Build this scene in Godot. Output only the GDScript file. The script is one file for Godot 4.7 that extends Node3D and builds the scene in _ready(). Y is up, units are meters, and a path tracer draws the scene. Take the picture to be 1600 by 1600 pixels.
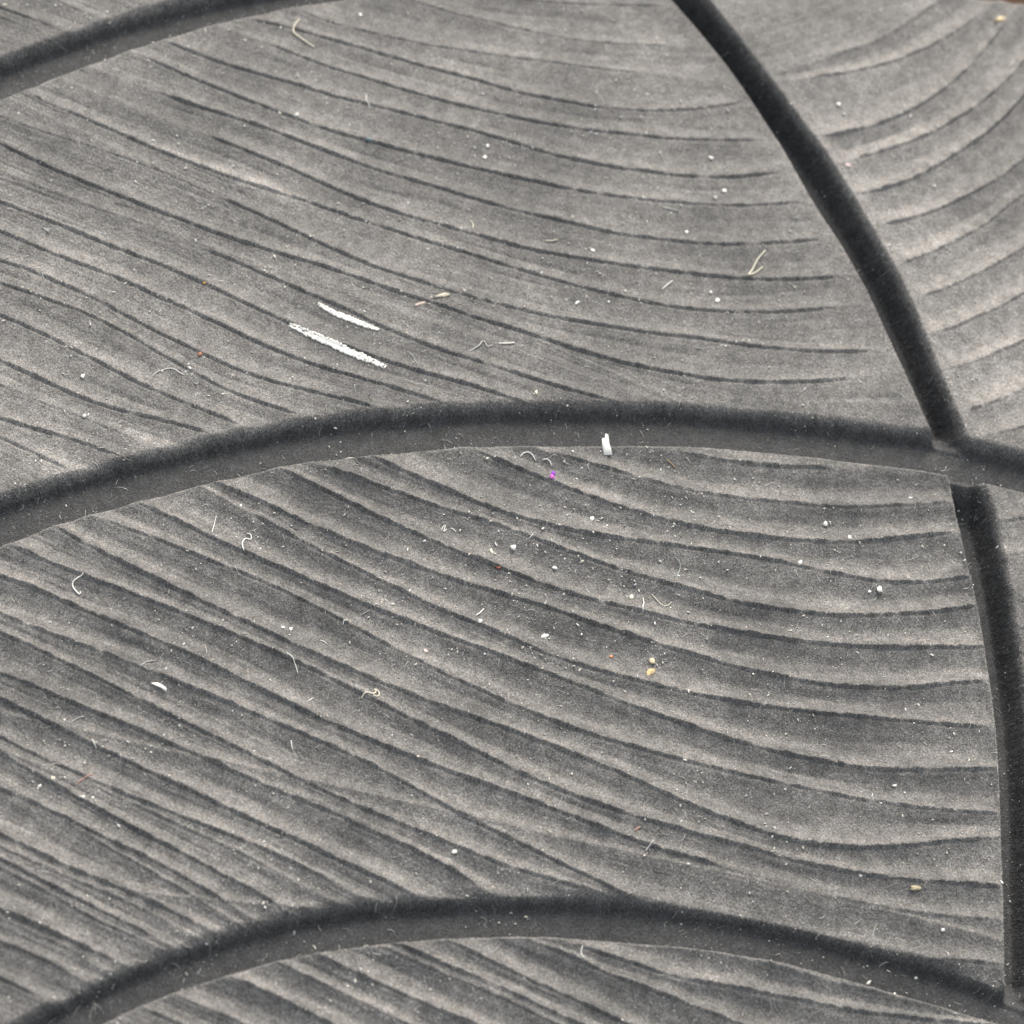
extends Node3D
# A close-up of a dusty black rubber mat: raised panels with carved growth-ring ridges, cut apart by deep curved grooves.
# All outlines below are in millimetres on the top plane of the mat (x to the right, z towards the viewer), y is up.

const MM := 0.001
const THICK := 9.0           # thickness of the mat
const ARC_DEPTH := 2.2       # depth of the three curved grooves
const LONG_DEPTH := 4.6      # depth of the long groove on the right

var rng := RandomNumberGenerator.new()
var xs := PackedFloat32Array()
var zs := PackedFloat32Array()
var NX := 0
var NZ := 0
var H := PackedFloat32Array()        # height in mm
var DEP := PackedFloat32Array()      # how deep in a groove
var PAN := PackedByteArray()         # panel number of each vertex
var GRV := PackedByteArray()         # groove number, 0 = none
var RDG := PackedByteArray()         # ridge number in its panel
var STR := PackedFloat32Array()      # running coordinate across the ridges
var rings := []                      # the dark lines: {panel, strength, points, z per column}
var used := {}

func _ready() -> void:
	rng.seed = 20240611
	camera()
	light()
	ground()
	outline()
	trace_rings()
	relief()
	mat()
	debris()
	dust()

# ---------------------------------------------------------------- camera and light
func camera() -> void:
	var c := Camera3D.new()
	c.name = "camera"
	add_child(c)
	var f := Vector3(0.147771, -0.866025, -0.477665)
	var r := Vector3(0.989022, 0.129410, 0.071340)
	var u := Vector3(-0.000032, 0.482963, -0.875641)
	c.transform = Transform3D(Basis(r, u, -f), -f * 0.282)
	c.keep_aspect = Camera3D.KEEP_HEIGHT
	c.near = 0.01
	c.far = 12.0
	var a := CameraAttributesPhysical.new()
	a.frustum_focal_length = 12.0 / tan(deg_to_rad(12.0))
	a.frustum_focus_distance = 0.278
	a.exposure_aperture = 18.0
	a.frustum_near = 0.01
	a.frustum_far = 12.0
	c.attributes = a
	c.fov = 24.0
	c.current = true

func light() -> void:
	var e := Environment.new()
	var sky := ProceduralSkyMaterial.new()
	sky.sky_top_color = Color(0.77, 0.805, 0.835)
	sky.sky_horizon_color = Color(0.86, 0.855, 0.84)
	sky.sky_curve = 0.3
	sky.ground_bottom_color = Color(0.20, 0.19, 0.18)
	sky.ground_horizon_color = Color(0.45, 0.45, 0.44)
	sky.sun_angle_max = 30.0
	e.background_mode = Environment.BG_SKY
	e.sky = Sky.new()
	e.sky.sky_material = sky
	e.background_energy_multiplier = SKY_ENERGY
	e.tonemap_mode = Environment.TONE_MAPPER_LINEAR
	e.tonemap_exposure = EXPOSURE
	e.sdfgi_enabled = true
	e.ssao_enabled = true
	e.ssil_enabled = true
	var w := WorldEnvironment.new()
	w.name = "environment"
	w.environment = e
	add_child(w)
	var s := DirectionalLight3D.new()
	s.name = "sun"
	s.light_energy = 0.5
	s.light_color = Color(1.0, 0.972, 0.93)
	s.light_angular_distance = 42.0
	s.shadow_enabled = true
	add_child(s)
	s.look_at_from_position(SUN_FROM, Vector3.ZERO)

const SKY_ENERGY := 0.31
const EXPOSURE := 3.7
const SUN_FROM := Vector3(0.26, 0.70, -1.02)

# ---------------------------------------------------------------- helpers
func numbered(called: String) -> String:
	var n: int = used.get(called, 0)
	used[called] = n + 1
	return called if n == 0 else "%s_%03d" % [called, n]

func tag(o: Node, label: String, category: String, group := "", kind := "") -> void:
	if label: o.set_meta("label", label)
	if category: o.set_meta("category", category)
	if group: o.set_meta("group", group)
	if kind: o.set_meta("kind", kind)

func put(called: String, m: Mesh, material: Material, parent: Node = null) -> MeshInstance3D:
	var o := MeshInstance3D.new()
	o.name = numbered(called) if parent == null else called
	o.mesh = m
	o.material_override = material
	(self if parent == null else parent).add_child(o, true)
	return o

func plain(c: Color, rough := 0.8, tinted := false) -> StandardMaterial3D:
	var m := StandardMaterial3D.new()
	m.albedo_color = c.linear_to_srgb()
	m.roughness = rough
	m.vertex_color_use_as_albedo = tinted
	return m

# a smooth curve through points sorted by their first coordinate (cubic Hermite), outside it goes on straight
func curve_at(p: PackedVector2Array, t: float) -> float:
	var n := p.size()
	if t <= p[0].x:
		return p[0].y + (t - p[0].x) * (p[1].y - p[0].y) / (p[1].x - p[0].x)
	if t >= p[n - 1].x:
		return p[n - 1].y + (t - p[n - 1].x) * (p[n - 1].y - p[n - 2].y) / (p[n - 1].x - p[n - 2].x)
	var lo := 0
	var hi := n - 1
	while hi - lo > 1:
		var mid := (lo + hi) >> 1
		if p[mid].x <= t: lo = mid
		else: hi = mid
	var a := p[maxi(lo - 1, 0)]
	var b := p[lo]
	var c := p[lo + 1]
	var d := p[mini(lo + 2, n - 1)]
	var w := c.x - b.x
	var mb := (c.y - a.y) / (c.x - a.x) * w
	var mc := (d.y - b.y) / (d.x - b.x) * w
	var s := (t - b.x) / w
	var s2 := s * s
	var s3 := s2 * s
	return b.y * (2.0 * s3 - 3.0 * s2 + 1.0) + mb * (s3 - 2.0 * s2 + s) + c.y * (3.0 * s2 - 2.0 * s3) + mc * (s3 - s2)

func sorted_points(flat: Array, swap := false) -> PackedVector2Array:
	var p := PackedVector2Array()
	for i in range(0, flat.size(), 2):
		p.append(Vector2(flat[i + 1], flat[i]) if swap else Vector2(flat[i], flat[i + 1]))
	if p[0].x > p[p.size() - 1].x:
		p.reverse()
	return p

func noise(freq: float, octaves := 1, seed_ := 1) -> FastNoiseLite:
	var n := FastNoiseLite.new()
	n.noise_type = FastNoiseLite.TYPE_SIMPLEX_SMOOTH
	n.frequency = freq
	n.seed = seed_
	n.fractal_type = FastNoiseLite.FRACTAL_FBM if octaves > 1 else FastNoiseLite.FRACTAL_NONE
	n.fractal_octaves = octaves
	return n

func steps(from: float, fine0: float, fine1: float, to: float) -> PackedFloat32Array:
	var a := PackedFloat32Array()
	var v := from
	while v < fine0 - 0.3:
		a.append(v)
		v += 0.75
	v = fine0
	while v < fine1:
		a.append(v)
		v += 0.16
	while v <= to:
		a.append(v)
		v += 0.75
	return a


const EDGE_X := 65.64
const EDGE_Z := -83.06
const EDGE_SLOPE := 0.0845

func outline() -> void:
	arc_top.append(sorted_points([-65.3, -62.9, -60.7, -65.3, -56.1, -67.7, -51.6, -70.1, -47, -72.4, -42.2, -74.4, -37.4, -76.1, -32.4, -77.7, -27.5, -79.1, -22.5, -80.5, -17.5, -81.8, -12.5, -83.1, -7.5, -84.3, -2.5, -85.6]))
	arc_low.append(sorted_points([-65.1, -56.3, -60.8, -58.6, -56.6, -61, -52.4, -63.4, -48.1, -65.7, -43.8, -67.8, -39.3, -69.8, -34.8, -71.6, -30.2, -73.1, -25.6, -74.6, -21, -76, -16.3, -77.2, -11.6, -78.5, -6.9, -79.8, -2.2, -81, 2.5, -82.2]))
	arc_top.append(sorted_points([-63, -0.4, -58.3, -2.2, -53.6, -4, -48.8, -5.7, -44.1, -7.3, -39.2, -8.7, -34.3, -10, -29.4, -11.2, -24.5, -12.3, -19.6, -13.2, -14.5, -13.8, -9.5, -14.3, -4.5, -14.7, 0.5, -14.9, 5.6, -15, 10.6, -15, 15.7, -15, 20.7, -14.9, 25.8, -14.6, 30.8, -14.2, 35.8, -13.7, 40.8, -13.1, 45.8, -12.4, 50.8, -11.6, 55.8, -10.7, 60.7, -9.5, 65.5, -8.2, 70.4, -6.8]))
	arc_low.append(sorted_points([-62.8, 6.5, -58.3, 4.3, -53.8, 2.2, -49.1, 0.4, -44.3, -1.2, -39.5, -2.7, -34.7, -4, -29.9, -5.3, -25, -6.4, -20, -7.2, -15.1, -7.8, -10.1, -8.4, -5.1, -8.8, -0.1, -9, 4.9, -9.1, 9.9, -9.2, 14.9, -9.1, 20, -9, 25, -8.8, 30, -8.4, 34.9, -7.9, 39.9, -7.3, 44.9, -6.6, 49.9, -5.9, 54.8, -5.1, 59.7, -4, 64.5, -2.7, 69.3, -1.3]))
	arc_top.append(sorted_points([-60.7, 62.4, -56.3, 60, -52, 57.6, -47.5, 55.4, -43, 53.4, -38.4, 51.6, -33.6, 50.1, -28.8, 48.8, -24, 47.9, -19.1, 47.2, -14.1, 46.9, -9.2, 46.8, -4.2, 46.8, 0.8, 46.9, 5.7, 47.2, 10.7, 47.7, 15.6, 48.5, 20.4, 49.5, 25.3, 50.6, 30.1, 51.8, 34.8, 53.2, 39.6, 54.7, 44.3, 56.4, 48.8, 58.3, 53.3, 60.3, 57.8, 62.5]))
	arc_low.append(sorted_points([-60.5, 67.9, -56.3, 65.3, -52, 62.8, -47.7, 60.4, -43.2, 58.2, -38.6, 56.4, -33.9, 55, -29.1, 53.7, -24.2, 52.8, -19.3, 52.2, -14.4, 51.8, -9.4, 51.6, -4.5, 51.6, 0.5, 51.8, 5.4, 52.2, 10.3, 52.8, 15.3, 53.4, 20.1, 54.3, 25, 55.4, 29.7, 56.7, 34.5, 58.2, 39.2, 59.7, 43.9, 61.3, 48.5, 63, 53.1, 64.9, 57.7, 66.7]))
	long_left = sorted_points([23.7, -85.1, 26.2, -80.8, 28.8, -76.4, 31.3, -72, 33.7, -67.6, 35.9, -63, 37.9, -58.4, 39.8, -53.7, 41.4, -48.9, 43.1, -44.2, 45.1, -39.5, 46.9, -34.9, 48.4, -30, 49.6, -25.1, 50.8, -20.2, 52, -15.3, 53.1, -10.4, 53.9, -5.4, 54.2, -0.4, 54.4, 4.6, 54.7, 9.7, 54.8, 14.7, 54.7, 19.8, 54.5, 24.8, 54.1, 29.8, 53.5, 34.9, 52.8, 39.9, 52.1, 44.9, 51.4, 49.9, 50.6, 54.9, 49.8, 59.9, 49, 64.9, 48.2, 69.8], true)
	long_right = sorted_points([28.6, -85.3, 31, -80.9, 33.4, -76.4, 35.7, -71.9, 37.9, -67.4, 40.3, -62.9, 42.6, -58.4, 44.8, -53.9, 46.6, -49.2, 48.3, -44.4, 50, -39.7, 51.7, -34.9, 53, -30, 54.1, -25.1, 55, -20.1, 56, -15.2, 57.1, -10.2, 58.1, -5.3, 58.7, -0.3, 58.9, 4.7, 58.9, 9.8, 58.8, 14.9, 58.7, 19.9, 58.4, 25, 57.9, 30, 57.3, 35, 56.6, 40, 55.8, 45, 55, 50, 54.2, 55, 53.3, 60, 52.5, 65, 51.7, 70], true)

# a dark line: panel, strength, running on at its left and right end, points
func ring(panel: int, s: float, open0: bool, open1: bool, flat: Array) -> void:
	var p := sorted_points(flat)
	var order := 1
	for r in rings:
		if r.panel == panel: order += 1
	rings.append({"panel": panel, "s": s, "p": p, "x0": p[0].x, "x1": p[p.size() - 1].x, "open0": open0, "open1": open1, "order": order})

func trace_rings() -> void:
	ring(0, 0.6, true, false, [-88.6, -85.2, -60.9, -73.7, -57.5, -72.3, -54, -70.8])
	ring(0, 0.6, true, false, [-82.2, -91.5, -56.2, -76.6, -53.6, -75.2, -51, -73.7, -48.3, -72.4])
	ring(0, 0.4, true, false, [-90.5, -83.6, -62.5, -72.8, -58.6, -71.3, -54.8, -69.7])
	ring(0, 0.5, true, false, [-76.1, -90.2, -48.9, -77.6, -45.8, -76.2, -42.7, -74.8])
	ring(1, 0.4, true, false, [-27.5, -82.3, 2.2, -78.4, 5.6, -78, 9, -77.7, 12.4, -77.5, 15.8, -77.4, 19.2, -77.4, 22.6, -77.4, 26, -77.5])
	ring(1, 0.4, true, false, [-35.8, -88.8, -8.1, -77.3, -4.8, -76, -1.4, -74.8, 2, -74, 5.5, -73.1, 8.9, -72.3, 12.4, -71.5, 15.9, -71, 19.5, -70.7, 23, -70.6, 26.6, -70.6])
	ring(1, 0.5, false, false, [-21.7, -74.2, -18.5, -72.9, -15.3, -71.9, -12, -71, -8.6, -70.3, -5.3, -69.6, -1.9, -69.1, 1.5, -68.5, 4.8, -68, 8.2, -67.6, 11.6, -67.2, 15, -66.7, 18.4, -66.2, 21.8, -65.9])
	ring(1, 0.7, false, false, [-29.2, -72.9, -25.9, -72.2, -22.7, -71.3, -19.5, -70.3, -16.3, -69.3, -13.1, -68.3, -10, -67.3, -6.8, -66.2, -3.6, -65.2, -0.4, -64.2, 2.7, -63.1, 5.9, -62.1, 9.1, -61.4, 12.4, -60.7, 15.7, -60.1, 19, -59.8, 22.4, -59.7, 25.7, -59.9, 29, -60.3, 32.3, -60.9, 35.5, -61.7])
	ring(1, 0.7, false, false, [-27.2, -69.1, -24.1, -67.7, -21.1, -66.4, -18, -65.2, -14.8, -64.1, -11.7, -62.9, -8.6, -61.8, -5.4, -60.7, -2.2, -59.7, 1, -58.9, 4.2, -58.2, 7.5, -57.5, 10.8, -56.9, 14.1, -56.3, 17.4, -55.9, 20.7, -55.6, 24, -55.3, 27.3, -55.2, 30.6, -55.2, 34, -55.3, 37.3, -55.3])
	ring(1, 0.85, false, false, [-40.3, -69.2, -37.2, -67.7, -34.1, -66.2, -31, -65, -27.7, -63.9, -24.5, -62.9, -21.2, -61.8, -18, -60.7, -14.7, -59.7, -11.5, -58.8, -8.2, -57.8, -4.9, -56.8, -1.6, -55.9, 1.6, -54.8, 4.9, -53.8, 8.1, -52.7, 11.4, -51.7, 14.7, -50.9, 18, -50.2, 21.4, -49.8, 24.8, -49.4, 28.2, -49.3, 31.6, -49.3, 35, -49.6, 38.4, -50.1])
	ring(1, 0.8, false, false, [-42.7, -66.4, -39.7, -64.8, -36.7, -63.2, -33.7, -61.7, -30.6, -60.2, -27.5, -58.8, -24.4, -57.4, -21.3, -56.1, -18.1, -54.9, -14.9, -53.9, -11.7, -52.8, -8.4, -51.8, -5.1, -50.9, -1.9, -50, 1.4, -49.2, 4.7, -48.4, 8, -47.6, 11.3, -46.8, 14.7, -46.2, 18, -45.7, 21.4, -45.3, 24.8, -45.1, 28.2, -44.9, 31.6, -44.8, 35, -44.9, 38.4, -45.2, 41.7, -45.5])
	ring(1, 0.9, false, false, [-40.7, -60.6, -37.6, -59.2, -34.5, -58, -31.3, -56.9, -28.2, -55.7, -25.1, -54.4, -22.1, -53, -19, -51.6, -15.9, -50.3, -12.8, -49, -9.6, -47.9, -6.4, -46.8, -3.3, -45.7, -0.1, -44.6, 3.2, -43.6, 6.4, -42.7, 9.6, -41.8, 12.9, -40.9, 16.1, -40.1, 19.5, -39.6, 22.8, -39.2, 26.1, -38.9, 29.5, -38.7, 32.9, -38.8, 36.2, -39, 39.6, -39.3, 42.9, -39.7])
	ring(1, 0.95, false, false, [-34.3, -53.8, -31.2, -52.4, -28.1, -50.9, -25, -49.4, -22, -47.8, -18.9, -46.2, -15.8, -44.7, -12.7, -43.3, -9.5, -42.1, -6.2, -41, -3, -39.9, 0.3, -38.9, 3.6, -37.9, 6.9, -37.1, 10.3, -36.4, 13.7, -35.8, 17.1, -35.2, 20.5, -34.7, 23.9, -34.3, 27.3, -33.9, 30.7, -33.6, 34.1, -33.5, 37.6, -33.5, 41, -33.7, 44.4, -34.1])
	ring(1, 0.8, false, false, [-57, -59.9, -54, -58.2, -50.9, -56.7, -47.8, -55.1, -44.8, -53.6, -41.8, -52, -38.7, -50.5, -35.6, -49.1, -32.4, -47.7, -29.2, -46.5, -26, -45.3, -22.8, -44.2, -19.6, -43, -16.4, -41.7, -13.2, -40.5, -10, -39.2, -6.8, -38, -3.6, -36.9, -0.3, -35.7, 2.9, -34.6, 6.1, -33.5, 9.4, -32.4, 12.7, -31.4, 16, -30.6, 19.3, -29.8, 22.7, -29.1, 26.1, -28.7, 29.5, -28.5, 32.9, -28.5, 36.3, -28.6, 39.7, -28.9, 43.1, -29.4])
	ring(1, 0.4, true, false, [-88.3, -67.2, -60.4, -56.1, -57.1, -54.8, -53.7, -53.5, -50.3, -52.3, -47, -51.1, -43.7, -49.7, -40.4, -48.2, -37.2, -46.6, -34, -44.9])
	ring(1, 0.8, false, false, [-33, -44.4, -30.1, -42.8, -27.1, -41.2, -24.2, -39.6, -21.2, -37.9, -18.3, -36.3, -15.3, -34.8, -12.2, -33.5, -9, -32.3, -5.9, -31.1, -2.7, -30.1, 0.6, -29.1, 3.8, -28.2, 7.1, -27.4, 10.4, -26.8, 13.7, -26.2, 17.1, -25.6, 20.4, -25.1, 23.7, -24.7, 27.1, -24.2, 30.4, -23.6, 33.7, -23.2, 37.1, -22.9, 40.5, -22.8, 43.8, -22.8, 47.2, -23])
	ring(1, 1, true, false, [-86.1, -67.2, -60.3, -52, -57.3, -50.2, -54.3, -48.6, -51.2, -47.1, -48.1, -45.6, -45, -44.2, -41.9, -42.7, -38.7, -41.3, -35.6, -39.9, -32.4, -38.5, -29.2, -37.3, -26, -36.1, -22.7, -35, -19.5, -33.8, -16.3, -32.6, -13.1, -31.3, -9.9, -30, -6.7, -28.8, -3.4, -27.5, -0.2, -26.3, 3, -25.2, 6.3, -24, 9.5, -22.8, 12.7, -21.7, 16, -20.7, 19.4, -19.9, 22.8, -19.2, 26.1, -18.6, 29.6, -18.3, 33, -18.2, 36.4, -18.3, 39.9, -18.5, 43.3, -18.9])
	ring(1, 0.35, true, false, [-87.9, -58.6, -60.1, -47.3, -57.2, -46.1, -54.2, -44.8, -51.3, -43.6, -48.3, -42.4, -45.3, -41.3, -42.3, -40.1])
	ring(1, 0.9, false, false, [-35.5, -36.8, -32.4, -35.4, -29.4, -33.8, -26.5, -32.3, -23.5, -30.7, -20.5, -29.2, -17.5, -27.7, -14.6, -26, -11.6, -24.4, -8.6, -23, -5.5, -21.8, -2.3, -20.7, 0.9, -19.5, 4, -18.4, 7.2, -17.3, 10.4, -16.3, 13.6, -15.4])
	ring(1, 1, true, false, [-87.4, -55.4, -60, -43.1, -56.9, -41.7, -53.7, -40.3, -50.6, -38.8, -47.5, -37.3, -44.3, -35.9, -41.1, -34.5, -38, -33, -35, -31.4, -32, -29.7, -28.9, -28, -25.9, -26.4, -22.8, -24.8, -19.7, -23.3, -16.5, -21.9, -13.3, -20.6, -10.1, -19.4, -6.8, -18.3, -3.5, -17.3, -0.2, -16.1, 3, -14.9])
	ring(1, 0.9, true, false, [-86.9, -51.8, -59.9, -38.8, -56.8, -37.3, -53.8, -35.8, -50.7, -34.4, -47.6, -33, -44.5, -31.6, -41.5, -30, -38.5, -28.5, -35.5, -26.8, -32.5, -25.2, -29.5, -23.5, -26.5, -22, -23.4, -20.6, -20.3, -19.4, -17, -18.3, -13.8, -17.3, -10.6, -16.1, -7.4, -14.9])
	ring(1, 0.9, true, false, [-87.7, -45.6, -59.8, -34.6, -56.5, -33.4, -53.4, -31.8, -50.3, -30.2, -47.3, -28.4, -44.3, -26.6, -41.3, -24.7, -38.3, -23, -35.2, -21.3, -32.1, -19.7, -28.9, -18.3, -25.6, -17.2, -22.3, -16.2, -18.9, -15.3, -15.5, -14.3])
	ring(1, 0.7, true, false, [-87.7, -42, -59.7, -31.3, -56.5, -30.1, -53.5, -28.8, -50.4, -27.5, -47.5, -25.9, -44.6, -24.2, -41.9, -22.3, -39.1, -20.4, -36.3, -18.6, -33.5, -16.9, -30.5, -15.4, -27.4, -14.2, -24.3, -13])
	ring(1, 0.85, true, false, [-86.7, -40.5, -59.9, -26.9, -56.7, -25.3, -53.6, -23.6, -50.5, -21.8, -47.5, -20, -44.5, -18.1, -41.4, -16.4, -38.2, -14.8, -34.9, -13.3, -31.7, -11.8])
	ring(1, 1, true, false, [-86.1, -33.9, -59.3, -20.3, -56.3, -18.7, -53.4, -17.2, -50.4, -15.6, -47.3, -14.3, -44.1, -13.3, -40.9, -12.4, -37.7, -11.4, -34.5, -10.3])
	ring(1, 0.4, true, false, [-86.5, -29.4, -59.2, -16.9, -56.2, -15.5, -53.2, -14.1, -50.1, -12.8, -47.1, -11.4, -44.1, -10])
	ring(1, 0.9, true, false, [-87.2, -23.1, -59.1, -12.5, -55.8, -11.3, -52.5, -10.2, -49.2, -9, -45.9, -7.7])
	ring(1, 0.6, true, false, [-85.9, -23.1, -59, -9.8, -56.4, -8.5, -53.9, -7.1, -51.3, -5.7])
	ring(2, 0.6, false, false, [20.8, -8.2, 24.4, -7.4, 28, -6.8, 31.7, -6.4, 35.4, -6.2, 39.1, -6.1])
	ring(2, 0.6, false, false, [5.2, -8.2, 8.3, -7.2, 11.5, -6.1, 14.6, -5.1, 17.7, -4.1, 20.9, -3.2, 24.1, -2.5, 27.4, -2, 30.6, -1.6, 33.9, -1.3, 37.2, -1, 40.5, -0.8, 43.7, -0.8, 47, -1, 50.3, -1.2, 53.6, -1.5])
	ring(2, 0.95, false, false, [-3.6, -8.2, -0.6, -6.7, 2.4, -5.3, 5.4, -3.9, 8.5, -2.6, 11.5, -1.2, 14.6, -0.1, 17.8, 0.9, 21.1, 1.8, 24.3, 2.5, 27.6, 3, 30.9, 3.5, 34.2, 3.8, 37.6, 4, 40.9, 4, 44.2, 3.8, 47.5, 3.4, 50.8, 3, 54.1, 2.5])
	ring(2, 0.9, false, false, [-15.8, -7.3, -12.9, -5.7, -10, -4.2, -7, -2.7, -4, -1.2, -0.9, 0.1, 2.2, 1.1, 5.4, 2, 8.7, 2.8, 11.9, 3.4, 15.2, 3.9, 18.5, 4.4, 21.8, 4.9, 25.1, 5.4, 28.4, 6, 31.6, 6.7, 34.8, 7.5, 38.1, 8.3, 41.3, 9, 44.6, 9.4, 47.9, 9.4, 51.2, 9.1, 54.5, 8.7])
	ring(2, 0.9, false, false, [-22.3, -6.2, -19.1, -5, -16, -3.7, -12.9, -2.5, -9.8, -1.2, -6.6, 0, -3.5, 1.1, -0.3, 2.3, 2.8, 3.6, 5.9, 4.9, 9, 6.2, 12.1, 7.5, 15.2, 8.6, 18.4, 9.7, 21.6, 10.7, 24.9, 11.7, 28.1, 12.5, 31.4, 13.1, 34.7, 13.5, 38.1, 13.8, 41.4, 13.8, 44.8, 13.6, 48.2, 13.4, 51.5, 13, 54.8, 12.5])
	ring(2, 1, false, false, [-27.3, -5.9, -24.4, -4.3, -21.5, -2.7, -18.6, -1.1, -15.7, 0.6, -12.7, 2.2, -9.8, 3.7, -6.8, 5.2, -3.7, 6.5, -0.6, 7.9, 2.4, 9.2, 5.5, 10.4, 8.7, 11.5, 11.9, 12.4, 15.1, 13.3, 18.3, 14.2, 21.5, 15, 24.8, 15.8, 28.1, 16.4, 31.4, 17, 34.7, 17.4, 38, 17.7, 41.3, 17.9, 44.7, 18, 48, 18, 51.3, 18, 54.7, 17.9])
	ring(2, 1, false, false, [-35.1, -4.2, -32, -2.7, -29, -1.2, -26, 0.5, -23, 2, -19.9, 3.5, -16.8, 4.9, -13.7, 6.2, -10.6, 7.5, -7.4, 8.8, -4.2, 9.9, -1, 11, 2.2, 12.1, 5.4, 13.3, 8.5, 14.6, 11.7, 15.8, 14.9, 17, 18.1, 18.1, 21.3, 19.2, 24.5, 20.3, 27.8, 21.2, 31.1, 22, 34.4, 22.6, 37.8, 23, 41.2, 23.1, 44.6, 23.1, 47.9, 22.8, 51.3, 22.5, 54.7, 22.2])
	ring(2, 0.85, false, false, [-30.2, 0.3, -27.4, 2.1, -24.6, 3.8, -21.7, 5.5, -18.8, 7.1, -15.9, 8.8, -13, 10.4, -10.1, 12.1, -7.1, 13.6, -4.1, 15, -1.1, 16.5, 1.9, 18, 5, 19.3, 8.1, 20.4, 11.3, 21.4, 14.5, 22.3, 17.7, 23.2, 21, 24, 24.2, 24.7, 27.5, 25.3, 30.8, 25.8, 34.1, 26.3, 37.4, 26.6, 40.8, 27, 44.1, 27.3, 47.4, 27.7, 50.7, 28, 54.1, 28.2])
	ring(2, 1, false, false, [-43.3, -1.3, -40.4, 0.3, -37.4, 1.9, -34.5, 3.6, -31.5, 5.2, -28.5, 6.7, -25.5, 8.1, -22.5, 9.6, -19.4, 11.1, -16.4, 12.5, -13.3, 13.9, -10.2, 15.3, -7.1, 16.6, -4.1, 17.9, -1, 19.3, 2.1, 20.6, 5.2, 22, 8.3, 23.3, 11.4, 24.7, 14.5, 26, 17.6, 27.3, 20.7, 28.5, 23.9, 29.6, 27.1, 30.6, 30.4, 31.5, 33.7, 32.2, 37, 32.9, 40.3, 33.3, 43.7, 33.4, 47, 33.4, 50.4, 33.4, 53.8, 33.3])
	ring(2, 0.7, false, false, [-47.6, 0.7, -44.5, 2.1, -41.4, 3.4, -38.3, 4.8, -35.2, 6.2, -32.1, 7.6, -29.1, 9, -26.1, 10.6, -23.1, 12.3, -20.2, 14, -17.3, 15.8, -14.4, 17.6, -11.4, 19.3, -8.5, 21, -5.5, 22.6, -2.5, 24.3, 0.5, 25.7, 3.6, 27.1, 6.8, 28.3, 10, 29.4, 13.2, 30.5, 16.5, 31.5, 19.7, 32.4, 23, 33.3, 26.3, 34.2, 29.6, 35, 32.9, 35.8, 36.2, 36.6, 39.5, 37.2, 42.9, 37.8, 46.3, 38.2, 49.6, 38.5, 53, 38.8])
	ring(2, 0.95, false, false, [-52.4, 2, -49.6, 3.8, -46.7, 5.5, -43.8, 7.2, -40.8, 8.9, -37.9, 10.5, -34.9, 12.1, -32, 13.7, -29, 15.3, -26, 16.9, -23, 18.4, -20, 19.9, -17, 21.4, -13.9, 22.8, -10.9, 24.2, -7.8, 25.5, -4.6, 26.8, -1.5, 28.1, 1.6, 29.4, 4.7, 30.7, 7.8, 32.1, 10.8, 33.6, 13.8, 35.2, 16.8, 36.7, 19.8, 38.2, 22.9, 39.5, 26, 40.7, 29.2, 41.6, 32.6, 42.2, 35.9, 42.5, 39.3, 42.5, 42.6, 42.3, 46, 42, 49.3, 41.8, 52.7, 41.5])
	ring(2, 0.95, false, false, [-57.2, 4.5, -54.2, 6, -51.1, 7.4, -48, 8.8, -44.9, 10, -41.8, 11.4, -38.7, 12.7, -35.7, 14.2, -32.7, 15.6, -29.6, 17.1, -26.6, 18.6, -23.6, 20.1, -20.7, 21.8, -17.8, 23.5, -14.9, 25.2, -12, 26.9, -9, 28.5, -6.1, 30.2, -3.2, 31.9, -0.2, 33.5, 2.8, 34.9, 5.9, 36.3, 9, 37.5, 12.2, 38.7, 15.4, 39.7, 18.6, 40.8, 21.8, 41.7, 25, 42.7, 28.2, 43.7, 31.5, 44.6, 34.8, 45.4, 38.1, 46, 41.4, 46.5, 44.7, 46.8, 48.1, 47.1, 51.4, 47.4])
	ring(2, 0.95, true, false, [-86.1, -3.7, -58.5, 8.2, -55.3, 9.5, -52.2, 11, -49.1, 12.5, -45.9, 13.9, -42.8, 15.4, -39.7, 16.9, -36.6, 18.5, -33.6, 20.2, -30.6, 21.9, -27.6, 23.6, -24.6, 25.3, -21.5, 26.9, -18.5, 28.4, -15.3, 29.9, -12.2, 31.3, -9, 32.7, -5.8, 34, -2.6, 35.3, 0.6, 36.6, 3.8, 38, 6.9, 39.4, 10.1, 40.8, 13.3, 42.1, 16.5, 43.2, 19.8, 44.2])
	ring(2, 0.9, true, false, [-85.4, -0.1, -58.4, 12.8, -55.4, 14.2, -52.3, 15.6, -49.2, 16.8, -46.1, 18.1, -43.1, 19.5, -40, 20.8, -37, 22.2, -34, 23.6, -31, 25.1, -28, 26.5, -24.9, 28, -22, 29.4, -19, 31, -16.1, 32.7, -13.3, 34.5, -10.5, 36.3, -7.7, 38.1, -4.8, 39.7, -1.8, 41.3, 1.1, 42.9, 4, 44.5, 6.9, 46.1, 9.9, 47.7])
	ring(2, 0.85, true, false, [-85.1, 1.7, -58.3, 15.2, -55.2, 16.7, -52.2, 18.3, -49.2, 19.9, -46.2, 21.6, -43.2, 23.3, -40.3, 25, -37.3, 26.7, -34.3, 28.4, -31.3, 30.1, -28.3, 31.8, -25.4, 33.5, -22.4, 35.1, -19.3, 36.7, -16.2, 38.1, -13.1, 39.6, -10, 41, -6.9, 42.4, -3.7, 43.7, -0.5, 44.8, 2.8, 45.9, 6.1, 46.9])
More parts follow.
